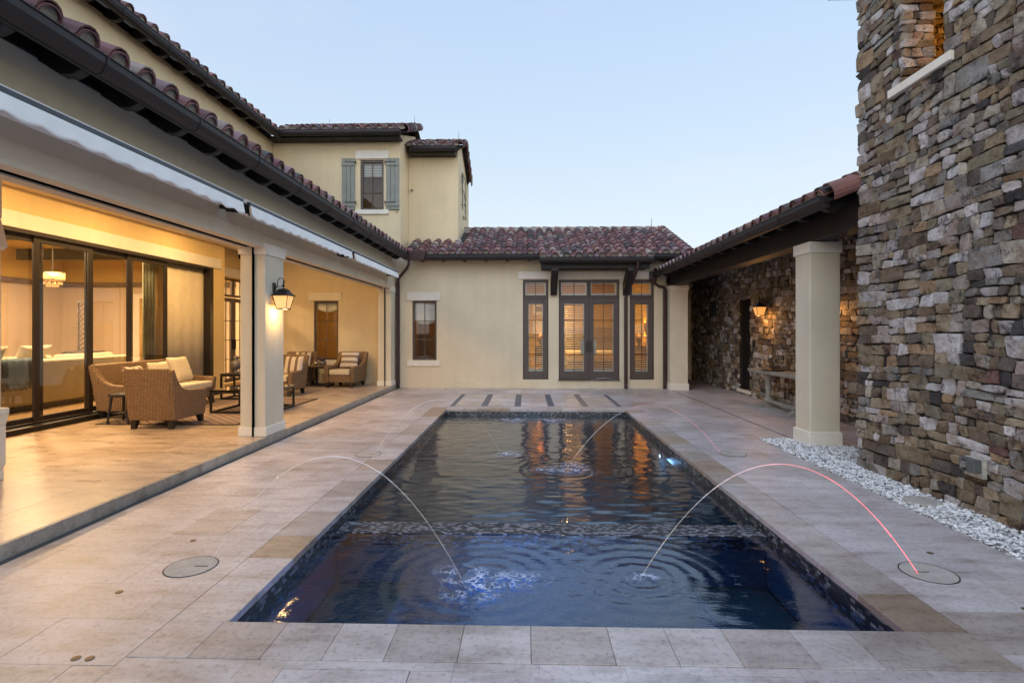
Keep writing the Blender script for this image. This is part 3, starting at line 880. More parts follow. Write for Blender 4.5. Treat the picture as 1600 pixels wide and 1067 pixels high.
def roof_plane(mb, mm, a, b, up, rows, seed, pitch=0.31, expo=0.36, clip=None, pans=True):
    """Barrel tiles between eave points a and b running up the unit vector `up`."""
    r = random.Random(seed)
    a, b, up = Vector(a), Vector(b), Vector(up).normalized()
    e = (b - a); Ln = e.length; e.normalize()
    n = e.cross(up)
    if n.z < 0: n = -n
    nc = max(1, round(Ln / pitch)); pt = Ln / nc
    for i in range(nc + 1):
        for j in range(rows):
            s = i * pt; base = a + e * s + up * (j * expo)
            if clip and not clip(base): continue
            jx = e * r.uniform(-0.008, 0.008) + n * r.uniform(-0.004, 0.006)
            barrel(mb, base + jx + n * 0.052, up, e, n, expo + 0.09, 0.105, 0.086, tile_col(r), 1, lift0=0.020 if j else 0.0, lift1=0.0)
            if j == 0:   # doubled starter tile and mortar plug
                barrel(mb, base + jx + n * 0.03 - up * 0.015, up, e, n, 0.2, 0.098, 0.09, tile_col(r), 1)
                vs = [base + jx + n * 0.02 + up * 0.012] + [base + jx + up * 0.012 + n * 0.03 + e * math.cos(PI * k / 8) * 0.088 + n * math.sin(PI * k / 8) * 0.088 for k in range(9)]
                mb.add(vs, [(0, k + 1, k + 2) for k in range(8)], (0.36, 0.34, 0.29))
            if pans and i < nc:
                barrel(mb, base + e * (pt / 2) + n * 0.095, up, e, n, expo + 0.06, 0.088, 0.10, tile_col(r), -1, seg=5, lift0=0.01)
    # battened deck below the tiles
def ridge_caps(mb, a, b, seed, r0=0.13):
    r = random.Random(seed); a, b = Vector(a), Vector(b); d = (b - a); Ln = d.length; d.normalize()
    side = d.cross(Vector((0, 0, 1))).normalized(); n = side.cross(d)
    if n.z < 0: n = -n
    k = 0; x = 0
    while x < Ln:
        barrel(mb, a + d * x, d, side, n, min(0.46, Ln - x + 0.05), r0, r0 * 0.86, tile_col(r), 1, lift0=0.02); x += 0.38
def rake_tiles(mb, a, up, length, out, seed):
    """Curved tiles down a gable edge, turned to cover the verge."""
    r = random.Random(seed); a, up, out = Vector(a), Vector(up).normalized(), Vector(out)
    n = out.cross(up)
    if n.z < 0: n = -n
    s = 0
    while s < length:
        nn = (n * 0.55 + out * 0.85).normalized(); sd_ = up.cross(nn).normalized()
        barrel(mb, a + up * s + n * 0.01, up, sd_, nn, min(0.46, length - s + 0.1), 0.125, 0.105, tile_col(r), 1, lift0=0.02); s += 0.36
def gutter(mb, x0, y0, x1, y1, ztop, out, w=0.125, h=0.135):
    """Half-round-fronted gutter from one eave end to the other; out = unit vector away from the wall."""
    prof = [(0, 0), (w * 0.95, 0), (w, -0.012), (w * 0.99, -h * 0.45), (w * 0.80, -h * 0.85), (w * 0.55, -h), (0, -h)]
    A = [(x0 + out[0] * p, y0 + out[1] * p, ztop + q) for p, q in prof]; B = [(x1 + out[0] * p, y1 + out[1] * p, ztop + q) for p, q in prof]
    n = len(prof)
    mb.add(A + B, [tuple(range(n)), tuple(range(n, 2 * n))[::-1]] + [(i, n + i, n + (i + 1) % n, (i + 1) % n) for i in range(n)])
    # rolled front lip and straps
    mb.tube([(x0 + out[0] * w, y0 + out[1] * w, ztop), (x1 + out[0] * w, y1 + out[1] * w, ztop)], 0.008, 6)
    Ln = math.hypot(x1 - x0, y1 - y0); k = int(Ln / 1.2)
    for i in range(1, k + 1):
        t = i / (k + 1); cx, cy = x0 + (x1 - x0) * t, y0 + (y1 - y0) * t
        dx, dy = (x1 - x0) / Ln * 0.012, (y1 - y0) / Ln * 0.012
        pr = [(p * 1.04 + 0.002, q * 1.03) for p, q in prof[1:]]
        A = [(cx - dx + out[0] * p, cy - dy + out[1] * p, ztop + q) for p, q in pr]; B = [(cx + dx + out[0] * p, cy + dy + out[1] * p, ztop + q) for p, q in pr]
        m_ = len(pr)
        mb.add(A + B, [tuple(range(m_)), tuple(range(m_, 2 * m_))[::-1]] + [(i2, m_ + i2, m_ + (i2 + 1) % m_, (i2 + 1) % m_) for i2 in range(m_)])
SL = 0.40
def sl(v): return Vector(v).normalized()
def rafters(parent, n, f, m=None):
    for i in range(n): f(i).build('rafter_tail', m or M['wood'], parent, bevel=0.006, seg=1)
def tail_mb(p, out, reach, drop, w=0.09, h=0.14):
    """Rafter tail with a rounded nose: p on the wall at its top, out = horizontal unit vector."""
    mb = MB(); side = Vector((-out[1], out[0], 0)) * (w / 2); o = Vector((out[0], out[1], 0))
    poly = [(0, 0), (reach, -drop), (reach + 0.005, -drop - h * 0.35), (reach - 0.03, -drop - h * 0.7), (reach - 0.10, -drop - h * 0.95), (reach - 0.2, -drop - h * 0.9), (0, -h)]
    p = Vector(p); n = len(poly)
    A = [p + o * a + Vector((0, 0, b)) - side for a, b in poly]; B = [p + o * a + Vector((0, 0, b)) + side for a, b in poly]
    mb.add(A + B, [tuple(range(n)), tuple(range(n, 2 * n))[::-1]] + [(i, n + i, n + (i + 1) % n, (i + 1) % n) for i in range(n)])
    return mb
def world_thing(name, label, cat, loc):
    o = thing(name, label, cat, loc); o['worldkids'] = loc; return o
def column(parent, x0, y0, x1, y1, z0, z1, zb, cap=0.17, proud=0.025, mt='column'):
    b = MB(); b.box(x0, y0, z0, x1, y1, z1); c = b.build('column', M[mt], parent, bevel=0.012)
    def sub(name, bx, m):
        q = MB(); q.box(*bx); o = q.build(name, m, None, bevel=0.008); o.parent = c; return o
    sub('column_base', (x0 - proud, y0 - proud, z0 - 0.001, x1 + proud, y1 + proud, zb), M['trim'])
    sub('column_cap', (x0 - proud, y0 - proud, z1 - cap, x1 + proud, y1 + proud, z1 - 0.002), M['trim'])
    return c
def sash(parent, T, u0, u1, v0, v1, cols, rows, fw=0.05, name='window', mt='frame', w0=-0.06, w1=-0.01, g='glass', mun=0.018):
    """A framed pane with glazing bars; returns the frame object (part), glass and bars are sub-parts."""
    b = MB(T)
    b.box(u0, v0, w0, u0 + fw, v1, w1); b.box(u1 - fw, v0, w0, u1, v1, w1)
    b.box(u0 + fw, v1 - fw, w0, u1 - fw, v1, w1); b.box(u0 + fw, v0, w0, u1 - fw, v0 + fw, w1)
    fr = b.build(name, M[mt], parent, bevel=0.005, seg=1)
    mid = (w0 + w1) / 2
    b = MB(T); b.quad((u0 + fw * .8, v0 + fw * .8, mid), (u1 - fw * .8, v0 + fw * .8, mid), (u1 - fw * .8, v1 - fw * .8, mid), (u0 + fw * .8, v1 - fw * .8, mid))
    b.build('pane', M[g], fr)
    if cols > 1 or rows > 1:
        b = MB(T)
        for i in range(1, cols):
            c = u0 + fw + (u1 - u0 - 2 * fw) * i / cols; b.box(c - mun / 2, v0 + fw, mid + 0.004, c + mun / 2, v1 - fw, w1 - 0.004)
        for j in range(1, rows):
            c = v0 + fw + (v1 - v0 - 2 * fw) * j / rows; b.box(u0 + fw, c - mun / 2, mid + 0.005, u1 - fw, c + mun / 2, w1 - 0.006)
        b.build('glazing_bars', M[mt], fr)
    return fr
def tbox(parent, T, name, m, *bx, bevel=0.006):
    b = MB(T); b.box(*bx); return b.build(name, m, parent, bevel=bevel, seg=1)
def wall_grid(mb, u0, u1, v0, v1, holes, w0, w1):
    """Wall slab in a frame, with rectangular openings."""
    rs = [(u0, v0, u1, v1)]
    for h in holes: rs = subtract(rs, h)
    for (a, b, c, d) in rs: mb.box(a, b, w0, c, d, w1)
    return mb

# ------------------------------------------------------------ patio wing (left)
pw = world_thing('patio_wing', 'long cream patio wing on the left with open bays, dark gutter and clay tile eave', 'house wing', (-3.7, 5.0, 0.0))
# roof beam over the open bays, with the slot of the roll-down screens
b = MB(); b.box(-4.10, -3.0, 2.835, -3.70, 14.99, 3.78)
b.box(-3.84, -3.0, 2.785, -3.70, 14.4, 2.835); b.box(-4.10, -3.0, 2.785, -3.96, 14.4, 2.835); b.box(-3.70, -3.0, 2.965, -3.694, 14.4, 2.975)
b.build('beam', M['column'], pw, bevel=0.006)
b = MB(); b.box(-3.959, -3.0, 2.80, -3.841, 7.41, 2.834); b.box(-3.959, 8.06, 2.80, -3.841, 14.4, 2.834); b.build('screen_slot', M['rubber'], pw)
for (a0, a1, nm) in ((7.44, 8.02, 'a'), (14.45, 14.99, 'b'), (1.0, 1.5, 'c')):
    c = column(pw, -4.06, a0, -3.70, a1, 0.115, 2.86, 0.245, cap=0.165, proud=0.022)
    b = MB()
    if nm != 'c': b.box(-3.875, a0 - 0.012 - 0.02, 0.115, -3.85, a0 - 0.002, 2.80)
    else: b.box(-3.875, a1 + 0.002, 0.115, -3.85, a1 + 0.012, 2.80)
    b.build('screen_track', M['rubber'], c)
b = MB(); b.box(-8.3, -3.0, 3.93, -4.10, 15.0, 3.96); b.build('patio_ceiling', M['stucco'], pw)
# slider wall, return and end of the patio
b = MB(east(-7.45)); wall_grid(b, -3.0, 12.94, 0.112, 3.93, [(4.6, 0.20, 12.46, 3.11)], -0.22, 0); b.build('slider_wall', M['patio_lit'], pw)
b = MB(); b.box(-7.90, 12.74, 0.112, -7.671, 12.94, 3.93); b.build('return_wall', M['patio_lit'], pw)
b = MB(east(-7.90)); wall_grid(b, 12.941, 15.0, 0.112, 3.93, [(13.55, 0.22, 14.95, 3.05)], -0.2, 0); b.build('side_door_wall', M['patio_lit'], pw)
tbox(pw, east(-7.45), 'lintel', M['trim'], 4.2, 3.112, 0.001, 12.76, 3.35, 0.03)
tbox(pw, east(-7.45), 'curb', M['trav'], 4.2, 0.10, 0.0, 12.46, 0.195, 0.16)
tbox(pw, east(-7.90), 'lintel', M['trim'], 13.4, 3.052, 0.001, 14.99, 3.29, 0.03)
# sliding glass doors: stacked panels, each on its own track
T = east(-7.45)
sd_edges = [(4.62, 6.40), (6.25, 8.01), (7.85, 8.955), (8.80, 9.88), (9.74, 10.85)]
for i, (a, b2) in enumerate(sd_edges):
    d = -0.03 - 0.035 * (i % 2) - 0.008 * i
    a, b2 = a * (7.45 - d) / 7.45, b2 * (7.45 - d) / 7.45
    sash(pw, T, a, b2, 0.20, 3.06, 1, 1, 0.10, 'sliding_door', 'bronze', d - 0.035, d, 'glassdoor')
b = MB(T); b.box(4.61, 3.055, -0.21, 12.46, 3.109, 0.01); b.box(12.33, 0.20, -0.21, 12.46, 3.055, 0.01); b.box(4.61, 0.197, -0.21, 12.33, 0.225, 0.01); b.box(12.16, 0.226, -0.21, 12.33, 3.05, -0.19)
b.build('slider_track_frame', M['bronze'], pw, bevel=0.004)
# side french doors
T = east(-7.90)
for (a, b2) in ((13.57, 14.245), (14.255, 14.93)):
    sash(pw, T, a, b2, 0.24, 2.50, 2, 4, 0.10, 'french_door', 'frame', -0.12, -0.06)
    sash(pw, T, a, b2, 2.53, 3.03, 2, 1, 0.06, 'transom', 'frame', -0.12, -0.06)
b = MB(T)
for u in (14.20, 14.30): b.tube([(u, 1.12, -0.03), (u, 1.38, -0.03)], 0.012, 8); b.box(u - .02, 1.1, -0.058, u + .02, 1.4, -0.045)
b.build('door_handle', M['black'], pw)
# patio roof
mb = MB(); mm = MB()
roof_plane(mb, mm, (-3.27, -1.4, 3.705), (-3.27, 14.35, 3.705), (-SL, 0, 0) if 0 else (-0.928, 0, 0.371), 11, 31)
rf = mb.build('roof', M['tile'], pw, smooth=False)
b = MB(); b.quad((-3.25, -3.0, 3.672), (-3.25, 14.57, 3.672), (-7.25, 14.99, 5.27), (-7.25, -3.0, 5.27)); b.quad((-3.25, 14.57, 3.64), (-3.25, -3.0, 3.64), (-7.25, -3.0, 5.24), (-7.25, 14.99, 5.24))
b.box(-3.325, -3.0, 3.56, -3.29, 14.57, 3.665); b.box(-3.699, -3.0, 3.665, -3.675, 14.99, 3.80); b.build('roof_boarding', M['wood'], pw)  # last box: thin dark wall strip added as shade under the eave
b = MB(); gutter(b, -3.325, -3.0, -3.325, 14.46, 3.70, (1, 0)); b.build('gutter', M['gutter'], pw, smooth=False)
y = -0.2; i = 0
while y < 14.3:
    tail_mb((-3.70, y, 3.795), (1, 0), 0.37, 0.125).build('rafter_tail', M['wood'], pw, bevel=0.006, seg=1); y += 0.595
# downspout in the corner
b = MB()
b.tube([(-3.22, 14.50, 3.56), (-3.22, 14.50, 3.44), (-3.30, 14.62, 3.34), (-3.60, 14.90, 3.10), (-3.62, 14.93, 2.98)], 0.042, 8)
b.box(-3.665, 14.885, 0.0, -3.575, 14.985, 3.0)
for z in (0.9, 2.2): b.box(-3.672, 14.878, z, -3.568, 14.992, z + 0.03)
b.hull8([(-3.24, 14.40, 3.56), (-2.78, 14.40, 3.56), (-2.78, 14.60, 3.56), (-3.24, 14.60, 3.56)], [(-3.26, 14.38, 3.80), (-2.72, 14.38, 3.80), (-2.72, 14.62, 3.80), (-3.26, 14.62, 3.80)])
b.build('downspout', M['spout'], pw, bevel=0.008)
# recessed ceiling lights
dl = None
for i, (x, y) in enumerate([(-5.9, 5.4), (-5.9, 7.9), (-5.9, 10.6), (-5.9, 13.0)]):
    b = MB(); b.lathe([(0.075, 3.915), (0.075, 3.929)], (x, y, 0), 20); o = b.build('recessed_light', M['disc'], pw)
    p_ = lamp('ceiling_light_beam', 'AREA', (x, y, 3.90), 6 if i < 3 else 5, WARM, 0.14)
for y in (4.9, 6.9, 8.9, 10.9):   # wall-washing lights close to the doors
    b = MB(); b.lathe([(0.06, 3.916), (0.06, 3.929)], (-6.3, y, 0), 16); b.build('recessed_light', M['disc'], pw)
    lamp('wall_wash_beam', 'AREA', (-6.3, y, 3.90), 10.5, (1.0, 0.61, 0.24), 0.3)

# living room behind the sliders
lr = pw
b = MB(); b.box(-14.2, 3.0, 0.0, -7.68, 16.0, 0.19); b.build('living_room_floor', M['floorwood'], pw)
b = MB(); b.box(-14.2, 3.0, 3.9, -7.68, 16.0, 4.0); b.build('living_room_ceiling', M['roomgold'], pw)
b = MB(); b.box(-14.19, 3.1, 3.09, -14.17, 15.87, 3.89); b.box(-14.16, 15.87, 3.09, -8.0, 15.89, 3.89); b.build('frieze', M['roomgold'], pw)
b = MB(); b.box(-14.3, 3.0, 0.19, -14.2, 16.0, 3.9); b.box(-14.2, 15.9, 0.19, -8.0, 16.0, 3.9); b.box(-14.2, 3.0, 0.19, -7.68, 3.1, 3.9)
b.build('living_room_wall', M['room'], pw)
for y in (8.6, 11.2, 14.4):
    b = MB(); b.box(-14.19, y, 3.60, -7.69, y + 0.18, 3.895); b.build('ceiling_beam', M['wood'], pw)
b = MB(); b.box(-14.195, 3.1, 2.95, -14.10, 15.9, 3.08); b.box(-14.1, 15.80, 2.95, -8.0, 15.895, 3.08); b.build('crown_moulding', M['teak'], pw)
# a cased opening with curtains in the far wall
T = south(15.895)
tbox(pw, T, 'door_casing', M['trim'], -12.0, 2.35, 0.0, -10.0, 2.75, 0.05); tbox(pw, T, 'door_casing', M['trim'], -12.0, 0.19, 0.0, -11.7, 2.35, 0.05)
for x, y, e in ((-9.2, 7.0, 48), (-9.2, 10.0, 48), (-9.4, 13.2, 48), (-12.2, 8.5, 48), (-12.2, 12.5, 48), (-8.7, 10.7, 30)):  # last lamp added beside the curtains to brighten them
    lamp('living_room_light', 'AREA', (x, y, 3.55), e, (1.0, 0.66, 0.34), 0.3)
def curtain(name, label, x, y0, y1, z0, z1, m, axis='y', grp=None, n=9, amp=0.035):
    b = MB(); k = n * 8; vs = []
    for zz in (z0, z1):
        for i in range(k + 1):
            t = i / k; o_ = amp * math.sin(t * n * 2 * PI) * (1.15 if zz == z0 else 0.85)
            q = y0 + (y1 - y0) * t
            vs.append((x + o_, q, zz) if axis == 'y' else (q, x + o_, zz))
    b.add(vs, [(i, i + 1, k + 2 + i, k + 1 + i) for i in range(k)])
    o = b.build(name, m, None, smooth=True); md = o.modifiers.new('t', 'SOLIDIFY'); md.thickness = 0.006
    return tag(o, label, 'curtain', grp)
curtain('curtain', 'pale cream drape filling the last glass panel of the sliding doors', -7.60, 11.02, 12.42, 0.23, 3.06, M['cream_cloth'], n=4, amp=0.006)
curtain('curtain', 'grey-green curtain hanging in folds behind the fourth glass panel', -7.80, 10.60, 10.98, 0.2, 3.55, M['green_cur'], n=4)
curtain('curtain', 'gold curtain hanging just right of the grey-green one', -7.84, 10.98, 11.3, 0.2, 3.55, M['gold_cur'], n=4)
curtain('curtain', 'golden curtain hanging in the far doorway of the living room', 15.78, -11.7, -10.4, 0.2, 2.6, M['gold_cur'], axis='x', n=8)

# ------------------------------------------------------------ rear wing
rw = world_thing('rear_wing', 'single-storey cream wing across the far end with french doors under a clay tile roof', 'house wing', (0.2, 15.0, 0.0))
holes = [(-6.05, 0.79, -5.35, 2.475), (-3.228, 0.785, -2.535, 2.475), (-0.09, 0.25, 0.631, 3.06), (0.92, 0.25, 2.624, 3.06), (2.911, 0.25, 3.589, 3.06)]
b = MB(south(15.0)); wall_grid(b, -8.3, -4.1, 0, 3.93, holes, -0.24, 0); wall_grid(b, -4.1, 3.93, 0, 3.80, holes, -0.24, 0); b.build('front_wall', M['stucco'], rw)
b = MB(); b.box(3.70, 15.24, 0, 3.93, 20.6, 3.85); b.box(-8.3, 20.4, 0, 3.70, 20.6, 3.85); b.prism([(15.0, 3.85), (20.6, 3.85), (17.8, 4.9)], 0, 3.93 - 0.2, 4.15); b.build('side_wall', M['stucco'], rw)
T = south(15.0)
for (u0, u1, nm) in ((-6.05, -5.35, 0), (-3.228, -2.535, 1)):
    f_ = sash(rw, T, u0, u1, 0.79, 2.475, 2, 3, 0.055, 'window', 'frame', -0.10, -0.04)
    for (nm2, z0_, z1_) in (('lintel', 2.477, 2.705), ('sill', 0.62, 0.788)):
        tbox(f_, T, nm2, M['trim'], u0 - 0.148, z0_, 0.0005, u1 + 0.10, z1_, 0.035)
# french doors and sidelights
tb = tbox(rw, T, 'door_lintel', M['trim'], -0.217, 3.078, 0.0005, 3.925, 3.295, 0.035)
def louvers(par, u0, u1, v0, v1, seed=0):
    b = MB(T); w_ = -0.155
    b.box(u0, v0, w_ - 0.02, u0 + 0.035, v1, w_ + 0.015); b.box(u1 - 0.035, v0, w_ - 0.02, u1, v1, w_ + 0.015)
    b.box(u0 + 0.035, v1 - 0.05, w_ - 0.02, u1 - 0.035, v1, w_ + 0.015); b.box(u0 + 0.035, v0, w_ - 0.02, u1 - 0.035, v0 + 0.07, w_ + 0.015)
    b.build('shutter_frame', M['white'], par)
    b = MB(T); v = v0 + 0.105; dz, dw = 0.007, 0.028
    while v < v1 - 0.07:
        b.add([(u0 + .036, v - dz, w_ + dw), (u1 - .036, v - dz, w_ + dw), (u1 - .036, v + dz, w_ - dw), (u0 + .036, v + dz, w_ - dw),
               (u0 + .036, v - dz + .007, w_ + dw), (u1 - .036, v - dz + .007, w_ + dw), (u1 - .036, v + dz + .007, w_ - dw), (u0 + .036, v + dz + .007, w_ - dw)],
              [(0, 3, 2, 1), (4, 5, 6, 7), (0, 1, 5, 4), (1, 2, 6, 5), (2, 3, 7, 6), (3, 0, 4, 7)])
        v += 0.064
    b.build('louvers', M['louver'], par)
def leaf(name, u0, u1, handle=0):
    b = MB(T); sl_, sr = (0.125, 0.125)
    b.box(u0, 0.262, -0.09, u0 + sl_, 2.525, -0.035); b.box(u1 - sr, 0.262, -0.09, u1, 2.525, -0.035)
    b.box(u0 + sl_, 0.262, -0.09, u1 - sr, 0.47, -0.035); b.box(u0 + sl_, 2.40, -0.09, u1 - sr, 2.525, -0.035)
    d = b.build(name, M['frame'], rw, bevel=0.005, seg=1)
    a, c, z0_, z1_ = u0 + sl_, u1 - sr, 0.47, 2.40
    b = MB(T); b.quad((a, z0_, -0.062), (c, z0_, -0.062), (c, z1_, -0.062), (a, z1_, -0.062)); b.build('pane', M['glass'], d)
    b = MB(T); m_ = (a + c) / 2; b.box(m_ - 0.009, z0_, -0.058, m_ + 0.009, z1_, -0.04)
    for j in (1, 2, 3):
        z = z0_ + (z1_ - z0_) * j / 4; b.box(a, z - 0.009, -0.0575, c, z + 0.009, -0.041)
    b.build('glazing_bars', M['frame'], d)
    louvers(d, a - 0.01, c + 0.01, z0_ - 0.01, z1_ + 0.01)
    if handle:
        u = u1 - 0.045 if handle > 0 else u0 + 0.045
        b = MB(T); b.box(u - 0.024, 1.02, -0.034, u + 0.024, 1.32, -0.024); b.tube([(u, 1.10, -0.02), (u, 1.10, 0.03), (u - handle * 0.09, 1.10, 0.035)], 0.010, 8); b.tube([(u, 1.24, -0.02), (u, 1.24, 0.005)], 0.016, 8)
        b.build('handle', M['black'], d)
        g_ = u1 - 0.17 if handle > 0 else u0 + 0.17
        b = MB(T); b.box(g_ - 0.05, 0.94, -0.135, g_ + 0.05, 1.36, -0.125); b.build('lock_plate', M['white'], d)
    return d
leaf('sidelight', -0.065, 0.606); leaf('sidelight', 2.936, 3.564)
leaf('french_door', 0.945, 1.770, 1); leaf('french_door', 1.774, 2.599, -1)
for (u0, u1) in ((-0.065, 0.606), (0.945, 1.758), (1.786, 2.599), (2.936, 3.564)):
    f_ = sash(rw, T, u0, u1, 2.575, 3.035, 2, 1, 0.045, 'transom', 'frame', -0.09, -0.035)
    louvers(f_, u0 + 0.04, u1 - 0.04, 2.61, 3.0)
for (u0, u1) in ((-0.09, 0.631), (0.92, 2.624), (2.911, 3.589)):
    b = MB(T); b.box(u0, 0.25, -0.12, u0 + 0.024, 3.06, -0.02); b.box(u1 - 0.024, 0.25, -0.12, u1, 3.06, -0.02)
    b.box(u0 + .024, 3.036, -0.12, u1 - .024, 3.06, -0.02); b.box(u0 + .024, 2.527, -0.12, u1 - .024, 2.573, -0.025); b.box(u0 + .024, 0.25, -0.12, u1 - .024, 0.26, -0.01)
    if u0 == 0.92: b.box(1.759, 2.574, -0.12, 1.785, 3.035, -0.022)
    b.build('door_frame', M['frame'], rw, bevel=0.004, seg=1)
tbox(rw, T, 'threshold', M['bronze'], 0.90, 0.225, 0.0, 2.64, 0.249, 0.05)
# tile roof of the rear wing
mb = MB(); mm = MB(); UP = (0, 0.928, 0.371)
def clipw(p): return not (p.x < -1.98 and p.y > 15.72) and not (p.x < -3.5 and p.y > 14.8)
roof_plane(mb, mm, (-3.25, 14.57, 3.705), (4.42, 14.57, 3.705), UP, 9, 41, clip=clipw)
roof_plane(mb, mm, (0.46, 14.57 - 0.334, 3.705 - 0.1335), (3.30, 14.57 - 0.334, 3.705 - 0.1335), UP, 1, 42)
ridge_caps(mb, (-2.1, 17.74, 4.95), (4.5, 17.74, 4.95), 5, 0.13)
mb.box(-2.1, 17.56, 4.86, 4.45, 17.70, 5.03, (0.40, 0.36, 0.31))
rake_tiles(mb, (4.47, 14.57, 3.73), UP, 3.3, (1, 0, 0), 9)
rf = mb.build('roof', M['tile'], rw)
b = MB(); b.quad((-3.3, 14.57, 3.672), (4.5, 14.57, 3.672), (4.5, 17.72, 4.93), (-3.3, 17.72, 4.93)); b.quad((4.5, 14.57, 3.64), (-3.3, 14.57, 3.64), (-3.3, 17.72, 4.90), (4.5, 17.72, 4.90))
b.quad((4.5, 17.72, 4.93), (4.5, 20.9, 3.66), (-3.3, 20.9, 3.66), (-3.3, 17.72, 4.93))
b.quad((0.38, 14.20, 3.526), (3.36, 14.20, 3.526), (3.36, 14.58, 3.676), (0.38, 14.58, 3.676)); b.quad((3.36, 14.20, 3.50), (0.38, 14.20, 3.50), (0.38, 14.58, 3.65), (3.36, 14.58, 3.65))
b.box(-3.2, 14.975, 3.665, 3.9, 14.999, 3.80); b.box(-3.2, 14.60, 3.56, 0.37, 14.63, 3.665); b.box(3.38, 14.60, 3.56, 4.5, 14.63, 3.665); b.box(0.38, 14.225, 3.41, 3.36, 14.26, 3.52)  # first box: dark strip along the wall top, stands in for eave shade
b.build('roof_boarding', M['wood'], rw)
b = MB(); gutter(b, -3.12, 14.60, 0.36, 14.60, 3.70, (0, -1)); b.build('gutter', M['gutter'], rw)
b = MB(); gutter(b, 3.40, 14.60, 4.45, 14.60, 3.70, (0, -1)); b.build('gutter', M['gutter'], rw)
b = MB(); gutter(b, 0.36, 14.22, 3.38, 14.22, 3.565, (0, -1)); b.build('gutter', M['gutter'], rw)
for x in [-2.9 + 0.595 * k for k in range(6)] + [3.75]:
    tail_mb((x, 15.0, 3.80), (0, -1), 0.37, 0.125).build('rafter_tail', M['wood'], rw, bevel=0.006, seg=1)
# header and struts carrying the little door canopy
b = MB(); b.box(0.42, 14.32, 3.30, 3.32, 14.48, 3.44); b.box(0.42, 14.90, 3.33, 3.32, 14.999, 3.50)
for x in (0.62, 1.2, 1.8, 2.4, 3.0): b.box(x - .04, 14.25, 3.441, x + .04, 14.89, 3.50)
b.build('canopy_frame', M['wood'], rw, bevel=0.006)
b = MB(); b.box(3.94, 14.64, 3.30, 4.49, 15.3, 3.66); b.build('soffit', M['wood'], rw)
for x in (0.775, 2.80):
    poly = [(15.0, 2.62), (14.88, 2.62), (14.84, 2.70), (14.22, 3.22), (14.22, 3.299), (14.52, 3.299), (14.90, 3.02), (15.0, 2.98)]
    b = MB(); b.prism(poly, 0, x - 0.09, x + 0.09); b.build('bracket', M['wood'], rw, bevel=0.01)
b = MB()
b.tube([(2.96, 14.15, 3.45), (2.955, 14.18, 3.30), (2.93, 14.34, 3.12), (2.86, 14.80, 2.78), (2.80, 14.93, 2.64), (2.79, 14.94, 2.50)], 0.04, 8)
b.box(2.745, 14.895, 0.0, 2.835, 14.99, 2.56)
b.build('downspout', M['spout'], rw, bevel=0.008)
# rooms behind the windows
b = MB(); b.box(-1.5, 15.25, 0.0, 3.69, 20.39, 0.24); b.build('bedroom_floor', M['floorwood'], rw)
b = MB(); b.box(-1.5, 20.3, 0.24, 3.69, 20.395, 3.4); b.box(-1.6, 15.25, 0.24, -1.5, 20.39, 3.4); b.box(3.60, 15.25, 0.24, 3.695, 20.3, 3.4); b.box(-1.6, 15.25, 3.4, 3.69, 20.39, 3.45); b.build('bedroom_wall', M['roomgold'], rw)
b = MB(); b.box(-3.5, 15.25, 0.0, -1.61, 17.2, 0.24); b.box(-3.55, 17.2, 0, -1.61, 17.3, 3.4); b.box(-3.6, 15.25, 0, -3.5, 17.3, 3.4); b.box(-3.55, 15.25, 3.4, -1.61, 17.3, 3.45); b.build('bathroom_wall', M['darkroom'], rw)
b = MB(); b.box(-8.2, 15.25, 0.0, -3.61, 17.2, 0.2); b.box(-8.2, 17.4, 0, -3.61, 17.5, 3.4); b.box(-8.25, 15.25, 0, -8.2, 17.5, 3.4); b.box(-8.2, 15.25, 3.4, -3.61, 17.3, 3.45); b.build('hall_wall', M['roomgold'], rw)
lamp('hall_light', 'POINT', (-4.3, 16.9, 2.2), 16, WARM, 0.1)
lamp('bedroom_light', 'AREA', (1.2, 17.6, 3.3), 34, WARM, 0.5)
lamp('bathroom_fill', 'POINT', (-2.0, 16.8, 2.6), 9, WARM, 0.1)  # added fill lamp without a fixture, lifts an otherwise unlit room
# roman shades inside the two windows
def shade(label, u0, u1, v0, v1, m):
    b = MB(T); vs = []; n = 12; k = 10
    for j in range(k + 1):
        for i in range(n + 1):
            s, t_ = i / n, j / k; dip = 0.10 * (1 - (2 * s - 1) ** 2) * t_ ** 2
            vs.append((u0 + (u1 - u0) * s, v1 - (v1 - v0) * t_ - dip, -0.16 + 0.02 * math.sin(t_ * 9) * (0.3 + t_)))
    b.add(vs, [(j * (n + 1) + i, (j + 1) * (n + 1) + i, (j + 1) * (n + 1) + i + 1, j * (n + 1) + i + 1) for j in range(k) for i in range(n)])
    o = b.build('roman_shade', m, None, smooth=True); md = o.modifiers.new('t', 'SOLIDIFY'); md.thickness = 0.008
    tag(o, label, 'window shade', 'balloon shades in the narrow windows')
shade('white balloon shade half lowered in the narrow window of the far stucco wall', -3.20, -2.56, 1.90, 2.46, M['awning'])
shade('small scalloped shade drawn up in the patio window behind the planter', -6.02, -5.38, 2.25, 2.46, M['awning'])
